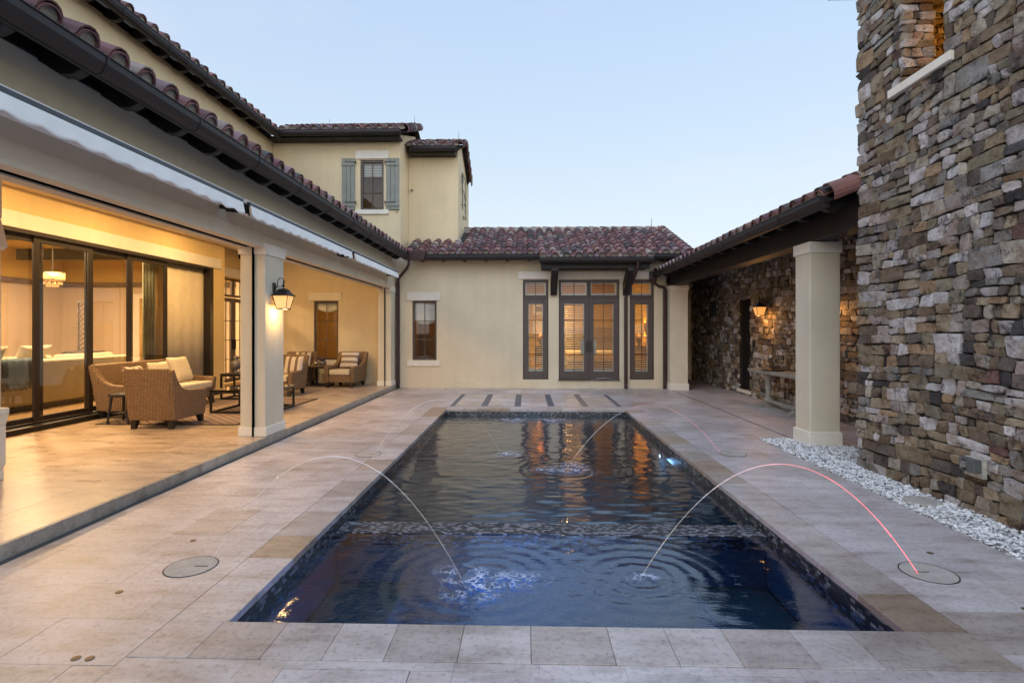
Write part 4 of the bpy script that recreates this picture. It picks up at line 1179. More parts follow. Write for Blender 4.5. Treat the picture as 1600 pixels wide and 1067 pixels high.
# bedroom furniture seen through the louvers
def table_lamp(label, x, y, z):
    t = thing('table_lamp', label, 'table lamp', (x, y, z), 0, 'lit bedroom table lamps')
    b = MB(Matrix.Identity(4)); b.lathe([(0.09, 0), (0.09, 0.02), (0.04, 0.05), (0.09, 0.18), (0.07, 0.30), (0.02, 0.36), (0.015, 0.42)], seg=16); b.build('base', M['pot'], t, smooth=True)
    b = MB(Matrix.Identity(4)); b.lathe([(0.19, 0.40), (0.14, 0.68)], seg=20, cap=False); b.build('lamp_shade', M['shadeglow'], t, smooth=True)
    lamp('lamp_glow', 'POINT', (x, y, z + 0.55), 4, WARM, 0.04)
for lb, x in (('lit table lamp behind the louvers of the left sidelight', 0.44), ('lit table lamp behind the louvers of the right sidelight', 3.42)):
    t = thing('nightstand', 'dark nightstand under the lamp of the %s sidelight' % ('left' if x < 2 else 'right'), 'nightstand', (x, 16.2, 0.24), 0, 'bedroom nightstands')
    I = Matrix.Identity(4)
    b = MB(I); b.box(-.17, -.2, 0.12, .17, .2, 0.88); b.build('cabinet', M['teak'], t, bevel=0.01)
    b = MB(I); b.box(-.19, -.22, 0.88, .19, .22, 0.91); b.build('top', M['wood'], t, bevel=0.006)
    for sx in (-.13, .13):
        for sy in (-.16, .16): b = MB(I); b.box(sx - .02, sy - .02, 0, sx + .02, sy + .02, .12); b.build('leg', M['wood'], t)
    table_lamp(lb, x, 16.2, 1.15)
t = thing('bed', 'wide bed with pale cover seen through the right french door', 'bed', (2.3, 18.2, 0.24)); I = Matrix.Identity(4)
b = MB(I); b.box(-.95, -1.0, .12, 1.0, 1.05, .40); b.build('bed_frame', M['teak'], t, bevel=.02)
b = MB(I); b.box(-.93, -.98, .40, .98, 1.0, .70); b.build('mattress', M['cream_cloth'], t, bevel=.08)
b = MB(I); b.box(-1.0, 1.05, .1, 1.05, 1.15, 1.5); b.build('headboard', M['teak'], t, bevel=.03)
for i, (x, z, w_, h_) in enumerate(((1.2, 1.75, .5, .5), (1.2, 2.45, .5, .45), (0.5, 1.75, .5, .5), (0.5, 2.45, .5, .45))):
    t = thing('picture_frame', ['white framed picture in the lower right of the bedroom wall group', 'white framed picture in the upper right of the bedroom wall group', 'white framed picture in the lower left of the bedroom wall group', 'white framed picture in the upper left of the bedroom wall group'][i], 'picture', (x, 20.29, z), 0, 'framed pictures on the bedroom wall')
    b = MB(I); b.box(-w_ / 2, -.03, -h_ / 2, w_ / 2, 0, h_ / 2); b.box(-w_ / 2 + .06, -.034, -h_ / 2 + .06, w_ / 2 - .06, -.03, h_ / 2 - .06); b.build('frame', M['white'], t)
    b = MB(I); b.box(-w_ / 2 + .12, -.038, -h_ / 2 + .12, w_ / 2 - .12, -.0345, h_ / 2 - .12); b.build('print', M['teak'], t)
# ------------------------------------------------------------ upper storey
us = world_thing('upper_storey', 'cream upper storey with shuttered window rising behind the patio roof', 'house storey', (-7.25, 15.0, 4.0))
b = MB(east(-7.25)); b.box(-3.0, 3.7, -0.25, 15.0, 7.12, 0); b.build('side_wall', M['stucco_gold'], us)
b = MB(south(15.0)); wall_grid(b, -7.5, -3.565, 3.70, 7.18, [(-4.716, 5.055, -4.045, 6.476)], -0.25, 0)
b.T = None; b.box(-3.80, 15.25, 3.7, -3.565, 19.5, 7.18); b.prism([(15.0, 7.18), (19.5, 7.18), (17.0, 7.85)], 0, -3.80, -3.566)
b.build('front_wall', M['stucco_gold'], us)
b = MB(); b.box(-3.56, 16.0, 3.9, -2.06, 19.0, 7.05); b.prism([(16.0, 7.05), (17.9, 7.05), (16.95, 7.48)], 0, -3.56, -2.06); b.build('bay_wall', M['stucco_gold'], us)
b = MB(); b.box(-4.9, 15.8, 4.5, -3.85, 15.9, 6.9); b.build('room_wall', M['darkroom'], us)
T = south(15.0)
f_ = sash(us, T, -4.716, -4.045, 5.058, 6.474, 2, 3, 0.06, 'window', 'frame', -0.10, -0.03)
tbox(f_, T, 'lintel', M['trim'], -4.85, 6.50, 0.0005, -3.91, 6.735, 0.035); tbox(f_, T, 'sill', M['trim'], -4.85, 4.93, 0.0005, -3.90, 5.056, 0.045)
b = MB(T)
for j in range(9): b.box(-4.65, 6.0 + j * 0.046, -0.16, -4.11, 6.006 + j * 0.046 + 0.022, -0.155)
b.build('blind', M['awning'], f_)
for (u0, u1, hs) in ((-5.235, -4.86, 1), (-3.968, -3.59, -1)):
    b = MB(T)
    for k in range(3):
        w_ = (u1 - u0) / 3; b.box(u0 + k * w_ + .004, 5.055, 0.012, u0 + (k + 1) * w_ - .004, 6.515, 0.040)
    b.box(u0, 5.15, 0.041, u1, 5.26, 0.062); b.box(u0, 6.30, 0.041, u1, 6.40, 0.062)
    s_ = b.build('shutter', M['shutter'], us, bevel=0.004, seg=1)
    b = MB(T)
    hx = u1 if hs > 0 else u0
    for z in (5.25, 6.39): b.box(hx + hs * 0.03, z, 0.03, hx - hs * 0.28, z + 0.022, 0.072); b.tube([(hx + hs * .03, z - .03, .06), (hx + hs * .03, z + .05, .06)], 0.014, 6)
    b.build('strap_hinge', M['black'], s_)
b = MB(T); b.tube([(-3.64, 5.06, 0.04), (-3.64, 4.98, 0.05), (-3.67, 4.95, 0.05), (-3.69, 4.97, 0.05)], 0.008, 6); b.build('shutter_dog', M['black'], us)
b = MB(south(16.0)); b.tube([(-3.45, 5.86, 0), (-3.45, 5.86, 0.09)], 0.028, 10); b.build('vent_spout', M['teak'], us)
# roofs
mb = MB(); mm = MB()
roof_plane(mb, mm, (-6.86, -1.0, 7.10), (-6.86, 14.60, 7.10), (-0.928, 0, 0.371), 4, 51)
roof_plane(mb, mm, (-6.75, 14.52, 7.14), (-3.42, 14.52, 7.14), UP, 6, 52)
rake_tiles(mb, (-3.36, 14.52, 7.15), UP, 2.3, (1, 0, 0), 10)
roof_plane(mb, mm, (-3.42, 15.52, 7.02), (-2.06, 15.52, 7.02), UP, 4, 53)
rake_tiles(mb, (-1.98, 15.52, 7.03), UP, 1.45, (1, 0, 0), 11)
rake_tiles(mb, (-1.98, 16.95, 7.56), (0, 0.90, -0.44), 1.75, (1, 0, 0), 12)
ridge_caps(mb, (-3.5, 16.92, 7.60), (-2.0, 16.92, 7.60), 7); ridge_caps(mb, (-6.8, 16.75, 8.03), (-3.4, 16.75, 8.03), 8)
rf = mb.build('roof', M['tile'], us)
b = MB()
for (a, c) in (((-6.82, -3.0), (-9.0, 14.9)),): b.add([(-6.82, -3, 7.07), (-6.82, 14.80, 7.07), (-9.5, 16.0, 8.14), (-9.5, -3, 8.14), (-6.82, -3, 7.03), (-6.82, 14.80, 7.03), (-9.5, 16.0, 8.10), (-9.5, -3, 8.10)], [(0, 1, 2, 3), (7, 6, 5, 4), (0, 4, 5, 1)])
def slab(b, x0, x1, y0, z0, y1, z1, t=0.035): b.hull8([(x0, y0, z0 - t), (x1, y0, z0 - t), (x1, y1, z1 - t), (x0, y1, z1 - t)], [(x0, y0, z0), (x1, y0, z0), (x1, y1, z1), (x0, y1, z1)])
slab(b, -6.9, -3.42, 14.50, 7.10, 16.75, 8.0); slab(b, -7.0, -3.42, 16.76, 8.0, 19.8, 6.8)
slab(b, -3.40, -2.0, 15.50, 6.985, 16.93, 7.555); slab(b, -3.40, -2.0, 16.94, 7.555, 18.55, 6.78)
b.build('roof_boarding', M['wood'], us)
b = MB(); gutter(b, -6.92, -3.0, -6.92, 14.72, 7.10, (1, 0)); b.build('gutter', M['gutter'], us)
b = MB(); gutter(b, -6.80, 14.55, -3.44, 14.55, 7.14, (0, -1)); b.build('gutter', M['gutter'], us)
b = MB(); gutter(b, -3.42, 15.55, -2.05, 15.55, 7.02, (0, -1)); b.build('gutter', M['gutter'], us)
y = 3.0
while y < 14.2:
    tail_mb((-7.25, y, 7.16), (1, 0), 0.33, 0.11).build('rafter_tail', M['wood'], us, bevel=0.005, seg=1); y += 0.595
for x in [-6.6 + 0.6 * k for k in range(6)]: tail_mb((x, 15.0, 7.22), (0, -1), 0.38, 0.13).build('rafter_tail', M['wood'], us, bevel=0.005, seg=1)
for x in (-3.2, -2.65, -2.2): tail_mb((x, 16.0, 7.12), (0, -1), 0.38, 0.13).build('rafter_tail', M['wood'], us, bevel=0.005, seg=1)
b = MB(); b.box(-7.2, 14.62, 6.98, -3.5, 14.998, 7.04); b.box(-7.249, 3.0, 7.03, -7.225, 14.9, 7.16); b.box(-3.4, 15.975, 6.92, -2.1, 15.998, 7.05); b.box(-3.5, 15.62, 6.86, -2.1, 15.998, 6.92); b.build('soffit', M['wood'], us)
# lightning rods
for (x, y, z, h_, lb) in ((-6.05, 16.2, 7.80, 0.34, 'thin lightning rod on the roof left of the shuttered window'), (-3.50, 16.6, 8.0, 0.35, 'thin lightning rod at the right end of the upper roof'),
                          (-2.02, 15.9, 7.25, 0.33, 'thin lightning rod on the small bay roof'), (4.15, 17.7, 5.05, 0.32, 'thin lightning rod at the right end of the low roof ridge')):
    b = MB(); b.tube([(x, y, z), (x, y, z + h_)], [0.010, 0.005], 6); b.lathe([(0.03, 0), (0.02, 0.03), (0.01, 0.05)], (x, y, z), 8)
    tag(b.build('lightning_rod', M['greybox']), lb, 'lightning rod', 'lightning rods on the roofs')
# wrought iron ornament on the bay's side
b = MB(east(-2.06)); w_ = 0.05
b.tube([(16.75, 6.62, w_), (16.75, 5.45, w_)], 0.013, 6); b.tube([(16.75, 6.6, w_), (17.65, 6.6, w_), (17.65, 5.30, w_), (17.0, 5.30, w_), (17.0, 5.18, w_)], 0.013, 6)
b.tube([(16.6, 6.1, w_), (17.2, 6.08, w_), (17.55, 5.9, w_)], 0.012, 6); b.tube([(17.2, 5.75, w_), (17.75, 5.72, w_)], 0.014, 6)
b.add([(16.75, 6.6, w_), (17.0, 6.35, w_ + .01), (16.75, 6.3, w_), (16.78, 6.45, w_ + .03)], [(0, 1, 3), (1, 2, 3), (2, 0, 3), (0, 2, 1)])
for z in (6.5, 5.6): b.tube([(16.75, z, 0), (16.75, z, w_)], 0.01, 6); b.tube([(17.65, z, 0), (17.65, z, w_)], 0.01, 6)
tag(b.build('wall_ornament', M['black']), 'wrought iron bracket ornament on the side of the upper bay', 'wall ornament')

# ------------------------------------------------------------ retracted awnings
def awning(y0, y1, label):
    t = thing('awning', label, 'awning', (-3.7, y0, 3.1), 0, 'retracted white awnings under the patio eave')
    Ln = y1 - y0; I = Matrix.Identity(4)
    prof = [(0.0, 0.18), (0.04, 0.20), (0.20, 0.15), (0.285, 0.105), (0.285, 0.10), (0.0, 0.02)]
    b = MB(I); b.prism(prof, 1, 0.0, Ln); b.build('hood', M['awning'], t, smooth=False)
    b = MB(I); b.box(0.255, -0.01, 0.052, 0.30, Ln + 0.01, 0.096); b.build('front_bar', M['awnbar'], t, bevel=0.006)
    # valance with a scalloped hem, hanging slightly outward
    n = int(Ln / 0.03); vs = []; k = 5
    for i in range(n + 1):
        y = Ln * i / n
        sc = 0.026 * (1 - abs(2 * ((y / 0.27) % 1) - 1) ** 1.6) + 0.004 * math.sin(y * 3.1)
        for j in range(k + 1):
            q = j / k
            vs.append((0.300 + 0.020 * q + 0.007 * math.sin(y * 23.27 + 1) * q + 0.004 * math.sin(y * 9 + q * 2) * q, y, 0.053 - q * (0.128 + sc)))
    b = MB(I); b.add(vs, [(i * (k + 1) + j, i * (k + 1) + j + 1, (i + 1) * (k + 1) + j + 1, (i + 1) * (k + 1) + j) for i in range(n) for j in range(k)])
    o = b.build('valance', M['awning'], t, smooth=True); md = o.modifiers.new('t', 'SOLIDIFY'); md.thickness = 0.003
    for yy in (-0.022, Ln + 0.012):
        b = MB(I); b.prism([(0.0, -0.02), (0.27, -0.05), (0.30, -0.09), (0.29, 0.05), (0.05, 0.17), (0.0, 0.17)], 1, yy, yy + 0.010); b.build('end_cap', M['black'], t)
awning(2.0, 6.30, 'nearest white retracted awning with wavy valance, left of the lantern column')
awning(6.47, 10.29, 'middle white retracted awning with scalloped valance above the lantern column')
awning(10.45, 14.03, 'farthest white retracted awning ending beside the corner downspout')

# ------------------------------------------------------------ wall lanterns
def make_lantern(label, loc, rz, power, gm='lglass'):
    t = thing('wall_lantern', label, 'wall lantern', loc, rz, 'black glass wall lanterns'); I = Matrix.Identity(4)
    # local: wall plane is x=0, lantern hangs at x=0.155; z=0 at the bottom of the glass cage
    cx = 0.165
    b = MB(I); b.box(0.0, -0.05, 0.14, 0.018, 0.05, 0.42); b.build('wall_plate', M['black'], t, bevel=0.006)
    b = MB(I); pts = [(0.015, 0, 0.30), (0.06, 0, 0.36), (0.06, 0, 0.44), (0.10, 0, 0.50), (0.155, 0, 0.49), (0.19, 0, 0.44), (0.185, 0, 0.41)]
    b.tube(pts, 0.007, 8); b.tube([(0.015, 0, 0.36), (cx, 0, 0.36)], 0.006, 8); b.tube([(cx, 0, 0.33), (cx, 0, 0.46)], 0.009, 8); b.sphere((cx, 0, 0.375), 0.024, 10, 6); b.build('arm', M['black'], t, smooth=True)
    def sq(r, z): return [(cx - r, -r, z), (cx + r, -r, z), (cx + r, r, z), (cx - r, r, z)]
    b = MB(I); b.hull8(sq(0.150, 0.205), sq(0.150, 0.220)); b.hull8(sq(0.135, 0.220), sq(0.075, 0.290)); b.hull8(sq(0.085, 0.290), sq(0.05, 0.325)); b.build('roof', M['black'], t)
    b = MB(I); r0, r1 = 0.082, 0.128
    for sx, sy in ((1, 1), (1, -1), (-1, 1), (-1, -1)): b.tube([(cx + sx * r0, sy * r0, 0.0), (cx + sx * r1, sy * r1, 0.205)], 0.006, 6)
    b.box(cx - r0 - .006, -r0 - .006, -0.012, cx + r0 + .006, r0 + .006, 0.004); b.build('cage', M['black'], t)
    b = MB(I); A, B = sq(r0 - .004, 0.004), sq(r1 - .005, 0.203)
    for i in range(4): j = (i + 1) % 4; b.quad(A[i], A[j], B[j], B[i])
    b.build('glass', M[gm], t)
    b = MB(I); b.sphere((cx, 0, 0.10), 0.022, 10, 8, (1, 1, 1.7)); b.build('bulb', M['bulb'], t, smooth=True)
    t.scale = (0.86, 0.86, 0.90)
    l = lamp('lantern_light', 'POINT', Matrix.Translation(Vector(loc)) @ Matrix.Rotation(rz, 4, 'Z') @ Vector((cx + 0.0, 0, -0.06)), power, WARM if gm == 'lglass' else (1.0, 0.46, 0.12), 0.05)
    return t
ln1 = make_lantern('lit lantern on the patio column between the open bays', (-3.70, 7.70, 1.935), 0, 3)
make_lantern('lit lantern on the dark stone wall beside the tall dark door', (5.46, 12.25, 1.97), PI, 4.0, 'lglass_amber')
make_lantern('lit lantern on the stone wall half hidden by the big walkway column', (5.46, 9.68, 1.97), PI, 4.0, 'lglass_amber')

# ------------------------------------------------------------ stone tower (right)
st = world_thing('stone_tower', 'tall rubble stone tower filling the right edge, with an arched slot window', 'stone tower', (5.5, 3.0, 0.0))
HO = (-5.69, 4.19, -5.13, 5.35)
mb = MB(west(3.97)); masonry(mb, -6.43, 1.5, -0.12, 6.1, 71, [HO], edge=0.02, big=1.12)
stn = mb.build('stone_facing', M['stone'], st, smooth=False)
b = MB(west(3.97)); wall_grid(b, -6.41, 2.0, -0.3, 6.2, [HO], -0.30, 0.0)
b.T = None; b.box(4.275, 6.15, -0.3, 8.5, 6.41, 6.2); b.box(8.2, -2.0, -0.3, 8.5, 6.149, 6.2); b.box(4.275, -2.0, -0.3, 8.199, -1.7, 6.2)
b.box(4.275, -1.699, 3.5, 8.199, 6.149, 3.6)
b.build('wall_core', M['core'], st)
mb = MB(south(5.69)); masonry(mb, 3.94, 4.27, 4.19, 5.36, 72, big=1.0, depth=0.03, warp=0.0)
mb.build('window_reveal', M['stone'], st); mb = MB(south(6.15)); masonry(mb, 4.28, 6.0, 3.6, 6.1, 73, big=0.8, depth=0.03)
mb.build('inner_wall', M['stone'], st)
# arched head
b = MB(west(3.97)); ar = []
cu, cv, rr = -5.41, 5.35, 0.28
for k in range(13):
    a = PI * k / 12; ar.append((cu + rr * math.cos(a), cv + rr * 0.0 * math.sin(a)))
tbox(st, west(3.97), 'window_sill', M['trim'], -5.84, 4.10, 0.0, -4.99, 4.19, 0.075, bevel=0.006)
lamp('tower_light', 'POINT', (4.75, 5.45, 4.7), 5, (1.0, 0.42, 0.06), 0.05)
b = MB(); b.box(3.93, -2.3, 6.2, 8.8, 6.95, 6.28); b.build('roof_slab', M['wood'], st)
b = MB(); gutter(b, 3.95, 6.92, 8.8, 6.92, 6.02, (0, 1)); b.box(3.93, 6.90, 5.97, 8.8, 6.93, 6.199); b.lathe([(0.005, 5.86), (0.05, 5.95), (0.055, 6.0)], (3.90, 6.95, 0), 10); b.build('gutter', M['gutter'], st)
# outdoor outlet box
t = thing('outlet_box', 'small grey weatherproof outlet box low on the stone tower', 'outlet box', (3.93, 4.75, 0.38)); I = Matrix.Identity(4)
b = MB(I); b.box(-0.02, -0.10, -0.05, 0.02, 0.10, 0.12); b.build('mortar_plate', M['mortar'], t, bevel=0.01)
b = MB(I); b.box(-0.085, -0.085, 0.0, -0.02, 0.075, 0.115); b.build('box', M['greybox'], t, bevel=0.006)
b = MB(I); b.box(-0.092, -0.005, 0.015, -0.0855, 0.06, 0.10); b.build('cover', M['glass'], t); b = MB(I); b.box(-0.09, 0.01, 0.03, -0.0857, 0.045, 0.085); b.build('socket', M['awning'], t)

# ------------------------------------------------------------ covered walkway (right)
cw = world_thing('covered_walkway', 'covered walkway with dark timber beam, stucco columns and a dim stone wall', 'walkway', (4.2, 10.0, 0.0))
column(cw, 3.99, 7.575, 4.41, 7.985, -0.05, 2.865, 0.19, cap=0.16, proud=0.022)
column(cw, 3.945, 14.62, 4.42, 15.0, -0.02, 2.865, 0.18, cap=0.13, proud=0.022)
b = MB(); b.box(4.01, 6.46, 2.87, 4.30, 15.0, 3.30); b.build('beam', M['wood'], cw, bevel=0.01)
mb = MB(); mm = MB(); UPE = (0.928, 0, 0.371)
roof_plane(mb, mm, (3.62, 6.62, 3.215), (3.62, 15.3, 3.215), UPE, 6, 61)
rake_tiles(mb, (3.62, 6.47, 3.235), UPE, 1.0, (0, -1, 0), 13)
ridge_caps(mb, (5.60, 6.6, 3.99), (5.60, 15.6, 3.99), 14)
rf = mb.build('roof', M['tile'], cw)
b = MB(); b.add([(3.60, 6.45, 3.185), (3.60, 15.4, 3.185), (5.62, 15.4, 3.99), (5.62, 6.45, 3.99), (3.60, 6.45, 3.15), (3.60, 15.4, 3.15), (5.62, 15.4, 3.955), (5.62, 6.45, 3.955)], [(3, 2, 1, 0), (4, 5, 6, 7), (0, 4, 7, 3), (0, 1, 5, 4), (1, 2, 6, 5)])
b.box(5.62, 6.45, 3.0, 5.9, 18.0, 3.99); b.box(3.95, 15.41, 3.2, 5.62, 18.0, 3.25); b.build('roof_boarding', M['wood'], cw)
b = MB(); gutter(b, 3.655, 6.50, 3.655, 14.95, 3.235, (-1, 0)); b.build('gutter', M['gutter'], cw)
y = 6.75
while y < 14.9:
    tail_mb((4.01, y, 3.35), (-1, 0), 0.34, 0.135, h=0.13).build('rafter_tail', M['wood'], cw, bevel=0.005, seg=1); y += 0.595
b = MB()
b.box(3.44, 14.86, 3.02, 3.64, 14.99, 3.28)
b.tube([(3.56, 14.93, 3.06), (3.60, 14.93, 2.94), (3.72, 14.93, 2.86), (3.84, 14.93, 2.84), (3.87, 14.93, 2.74)], 0.042, 8); b.box(3.825, 14.885, 0.0, 3.915, 14.985, 2.78)
b.build('downspout', M['spout'], cw, bevel=0.008)
# stone back wall with a tall dark door and a small window
DH = (-13.95, 0.13, -13.27, 2.43); WH = (-16.25, 2.02, -15.6, 2.50)
mb = MB(west(5.55)); masonry(mb, -18.0, -6.42, -0.02, 3.9, 81, [DH, WH], big=1.12, nu=4, nv=3)
mb.build('stone_wall', M['stone'], cw)
b = MB(west(5.55)); wall_grid(b, -18.0, -6.42, -0.3, 3.94, [DH, WH], -0.25, 0.0); b.box(-16.2, 2.02, -0.24, -15.6, 2.5, -0.2); b.build('wall_core', M['core'], cw)
d = tbox(cw, west(5.55), 'tall_door', M['black'], -13.95, 0.13, -0.15, -13.27, 2.43, -0.08)
tbox(cw, west(5.55), 'door_sill', M['trim'], -14.02, 0.05, -0.1, -13.2, 0.128, 0.06)
f_ = sash(cw, west(5.55), -16.25, -15.6, 2.02, 2.50, 2, 1, 0.05, 'window', 'bronze', -0.1, -0.03)
b = MB(); b.box(3.95, 17.9, 0, 5.55, 18.1, 3.2); b.build('end_wall', M['stucco'], cw)
b = MB(south(17.9)); b.box(4.05, 0.0, 0.0, 4.95, 2.3, 0.05); b.build('end_door', M['bronze'], cw, bevel=0.01)
tag(MB(west(5.50)).box(-13.02, 1.22, 0.0, -12.90, 1.40, 0.02).build('wall_switch', M['black'], bevel=0.005), 'small dark wall switch between the tall door and the lantern', 'switch')
# console table with a wire sculpture
t = thing('console_table', 'weathered pale console table on turned pedestals against the stone wall', 'console table', (5.18, 10.85, 0))
b = MB(I); b.box(-0.24, -1.15, 0.72, 0.24, 1.15, 0.79); b.build('table_top', M['paletable'], t, bevel=0.012)
for y in (-0.65, 0.65):
    b = MB(I); b.lathe([(0.10, 0.10), (0.10, 0.16), (0.055, 0.22), (0.06, 0.58), (0.09, 0.64), (0.12, 0.719)], (0, y, 0), 14); b.build('pedestal', M['paletable'], t, smooth=True)
    b = MB(I); b.hull8([(-.25, y - .07, 0), (.25, y - .07, 0), (.25, y + .07, 0), (-.25, y + .07, 0)], [(-.12, y - .06, .10), (.12, y - .06, .10), (.12, y + .06, .10), (-.12, y + .06, .10)]); b.build('foot', M['paletable'], t, bevel=.01)
b = MB(I); b.box(-0.04, -0.6, 0.10, 0.04, 0.6, 0.16); b.build('stretcher', M['paletable'], t)
t = thing('wire_sculpture', 'thin iron ring sculpture standing on a dark tray on the console table', 'sculpture', (5.12, 11.15, 0.79))
b = MB(I)
def ring(c, r, ax, rad=0.006, n=32):
    pts = []
    for k in range(n + 1):
        a = 2 * PI * k / n; u_, v_ = r * math.cos(a), r * math.sin(a)
        pts.append((c[0] + (0 if ax == 0 else u_ * (1 if ax == 1 else .5)), c[1] + (u_ if ax == 0 else (0 if ax == 1 else u_ * .85)), c[2] + v_))
    b.tube(pts, rad, 6)
ring((0, 0, 0.27), 0.22, 0); ring((0, 0, 0.27), 0.21, 1); ring((0, 0.02, 0.27), 0.18, 2); b.tube([(0, 0, 0.03), (0, 0, 0.06)], 0.02, 8)
b.build('rings', M['black'], t)
b = MB(I); b.lathe([(0.20, 0), (0.24, 0.025), (0.22, 0.03)], seg=24); b.build('tray', M['black'], t)

# ------------------------------------------------------------ patio pillar at the left edge
t = thing('stone_pillar', 'pale cast-stone pillar with flared capital at the left edge of the patio', 'pillar', (-5.57, 4.98, 0.112))
def sq2(x, y, z): return [(-x, -y, z), (x, -y, z), (x, y, z), (-x, y, z)]
b = MB(I); b.hull8(sq2(.30, .22, .722), sq2(.30, .22, 2.30)); b.build('shaft', M['column'], t, bevel=.01)
b = MB(I); b.hull8(sq2(.31, .23, 2.30), sq2(.34, .255, 2.34)); b.hull8(sq2(.34, .255, 2.34), sq2(.30, .22, 2.62)); b.hull8(sq2(.305, .225, 2.62), sq2(.305, .225, 3.81)); b.build('capital', M['trim'], t, bevel=.01)
b = MB(I); b.hull8(sq2(.315, .235, 0.0), sq2(.315, .235, .10)); b.hull8(sq2(.31, .23, .10), sq2(.325, .245, .16)); b.hull8(sq2(.325, .245, .16), sq2(.325, .245, .55)); b.hull8(sq2(.325, .245, .55), sq2(.345, .26, .66)); b.hull8(sq2(.345, .26, .66), sq2(.345, .26, .722)); b.build('pedestal', M['trim'], t, bevel=.008)

# ------------------------------------------------------------ patio furniture (local front faces -y)
def pillow_mb(w_, h_, d_, T):
    b = MB(T); n = 12; vs = []
    for s_ in (1, -1):
        for j in range(n + 1):
            for i in range(n + 1):
                u, v = 2 * i / n - 1, 2 * j / n - 1
                th = (max(0.0, (1 - u ** 4)) * max(0.0, (1 - v ** 4))) ** 0.55
                pin = 1 - 0.07 * (1 - abs(u)) * abs(v) - 0.07 * (1 - abs(v)) * abs(u)
                vs.append((u * w_ / 2 * pin, s_ * (th * d_ / 2 + 0.004), v * h_ / 2 * pin))
    m_ = (n + 1) ** 2; fs = []
    for j in range(n):
        for i in range(n):
            q = j * (n + 1) + i; fs.append((q, q + n + 1, q + n + 2, q + 1)); fs.append((m_ + q, m_ + q + 1, m_ + q + n + 2, m_ + q + n + 1))
    per = [i for i in range(n + 1)] + [j * (n + 1) + n for j in range(1, n + 1)] + [n * (n + 1) + i for i in range(n - 1, -1, -1)] + [j * (n + 1) for j in range(n - 1, 0, -1)]
    for k in range(len(per)): a_, c_ = per[k], per[(k + 1) % len(per)]; fs.append((a_, c_, m_ + c_, m_ + a_))
    b.add(vs, fs); return b
def TR(x, y, z, rx=0, ry=0, rz=0): return Matrix.Translation((x, y, z)) @ Matrix.Rotation(rz, 4, 'Z') @ Matrix.Rotation(ry, 4, 'Y') @ Matrix.Rotation(rx, 4, 'X')
def wicker_seat(name, label, cat, loc, rz, W_, seatm, group):
    t = thing(name, label, cat, loc, rz, group)
    D_ = 0.86; h2 = W_ / 2
    # side panels: arm line sweeping up into the leaning back
    side = [(-.41, .13), (.36, .13), (.40, .45), (.48, .90), (.42, .92), (.33, .76), (.22, .63), (.08, .575), (-.15, .56), (-.44, .55), (-.445, .50)]
    for s_ in (-1, 1):
        b = MB(I); xi, xo = s_ * (h2 - 0.10), s_ * h2
        poly = side; A = [(min(xi, xo), p, q) for p, q in poly]; B = [(max(xi, xo), p, q) for p, q in poly]
        fl = lambda p, x: (x + (0.05 * s_ * max(0, (p[2] - .13)) if abs(x) > h2 - .05 else 0.03 * s_ * max(0, p[2] - .13)), p[1], p[2])
        A = [fl(p, p[0]) for p in A]; B = [fl(p, p[0]) for p in B]; n = len(poly)
        b.add(A + B, [tuple(range(n)), tuple(range(n, 2 * n))[::-1]] + [(i, n + i, n + (i + 1) % n, (i + 1) % n) for i in range(n)])
        b.build('arm', M['wicker'], t, bevel=0.02, seg=2)
    x_ = h2 - 0.06
    b = MB(I); b.hull8([(-x_, .28, .135), (x_, .28, .135), (x_, .37, .135), (-x_, .37, .135)], [(-x_ - .05, .39, .915), (x_ + .05, .39, .915), (x_ + .05, .485, .93), (-x_ - .05, .485, .93)]); b.build('backrest', M['wicker'], t, bevel=0.02)
    b = MB(I); b.box(-h2 + .101, -.41, .14, h2 - .101, .279, .33); b.build('seat_base', M['wicker'], t, bevel=0.015)
    for sx in (-1, 1):
        for sy in (-.36, .30):
            b = MB(I); cx = sx * (h2 - .07); o_ = -.04 if sy < 0 else .04
            b.hull8([(cx - .03, sy + o_ - .03, 0), (cx + .03, sy + o_ - .03, 0), (cx + .03, sy + o_ + .03, 0), (cx - .03, sy + o_ + .03, 0)], [(cx - .045, sy - .045, .135), (cx + .045, sy - .045, .135), (cx + .045, sy + .045, .135), (cx - .045, sy + .045, .135)]); b.build('leg', M['wood'], t)
    nc = 1 if W_ < 1.2 else 2
    for k in range(nc):
        cw_ = (W_ - .22) / nc; cx = -(W_ - .22) / 2 + cw_ * (k + .5)
        b = MB(I); b.box(cx - cw_ / 2 + .005, -.44, .335, cx + cw_ / 2 - .005, .27, .47); b.build('seat_cushion', seatm, t, bevel=0.035, seg=3)
    return t
Zp = 0.113
def add_pillow(label, loc, rz, lean, w_, h_, d_, m, grp='throw pillows on the wicker seats'):
    b = pillow_mb(w_, h_, d_, I); o = b.build('throw_pillow', m, None, smooth=True)
    o.location = loc; o.rotation_euler = (lean, 0, rz); tag(o, label, 'pillow', grp); return o
G1 = 'wicker armchairs on the patio'
wicker_seat('armchair', 'wicker armchair nearest the camera, seen from behind', 'armchair', (-5.70, 8.30, Zp), PI, 0.72, M['cream_cloth'], G1)
add_pillow('cream pillow peeking over the back of the nearest wicker armchair', (-5.70, 8.17, 0.80), PI, R(-20), 0.50, 0.46, 0.16, M['cream_cloth'])
wicker_seat('loveseat', 'long wicker loveseat with cream cushions standing against the sliding doors', 'loveseat', (-6.95, 9.92, Zp), R(90), 2.15, M['cream_cloth'], None)
add_pillow('large cream pillow at the far end of the loveseat', (-7.02, 10.60, 0.84), R(90), R(-20), 0.58, 0.52, 0.18, M['cream_cloth'])
add_pillow('cream pillow in the middle of the loveseat', (-7.02, 10.02, 0.80), R(90), R(-20), 0.52, 0.46, 0.18, M['cream_cloth'])
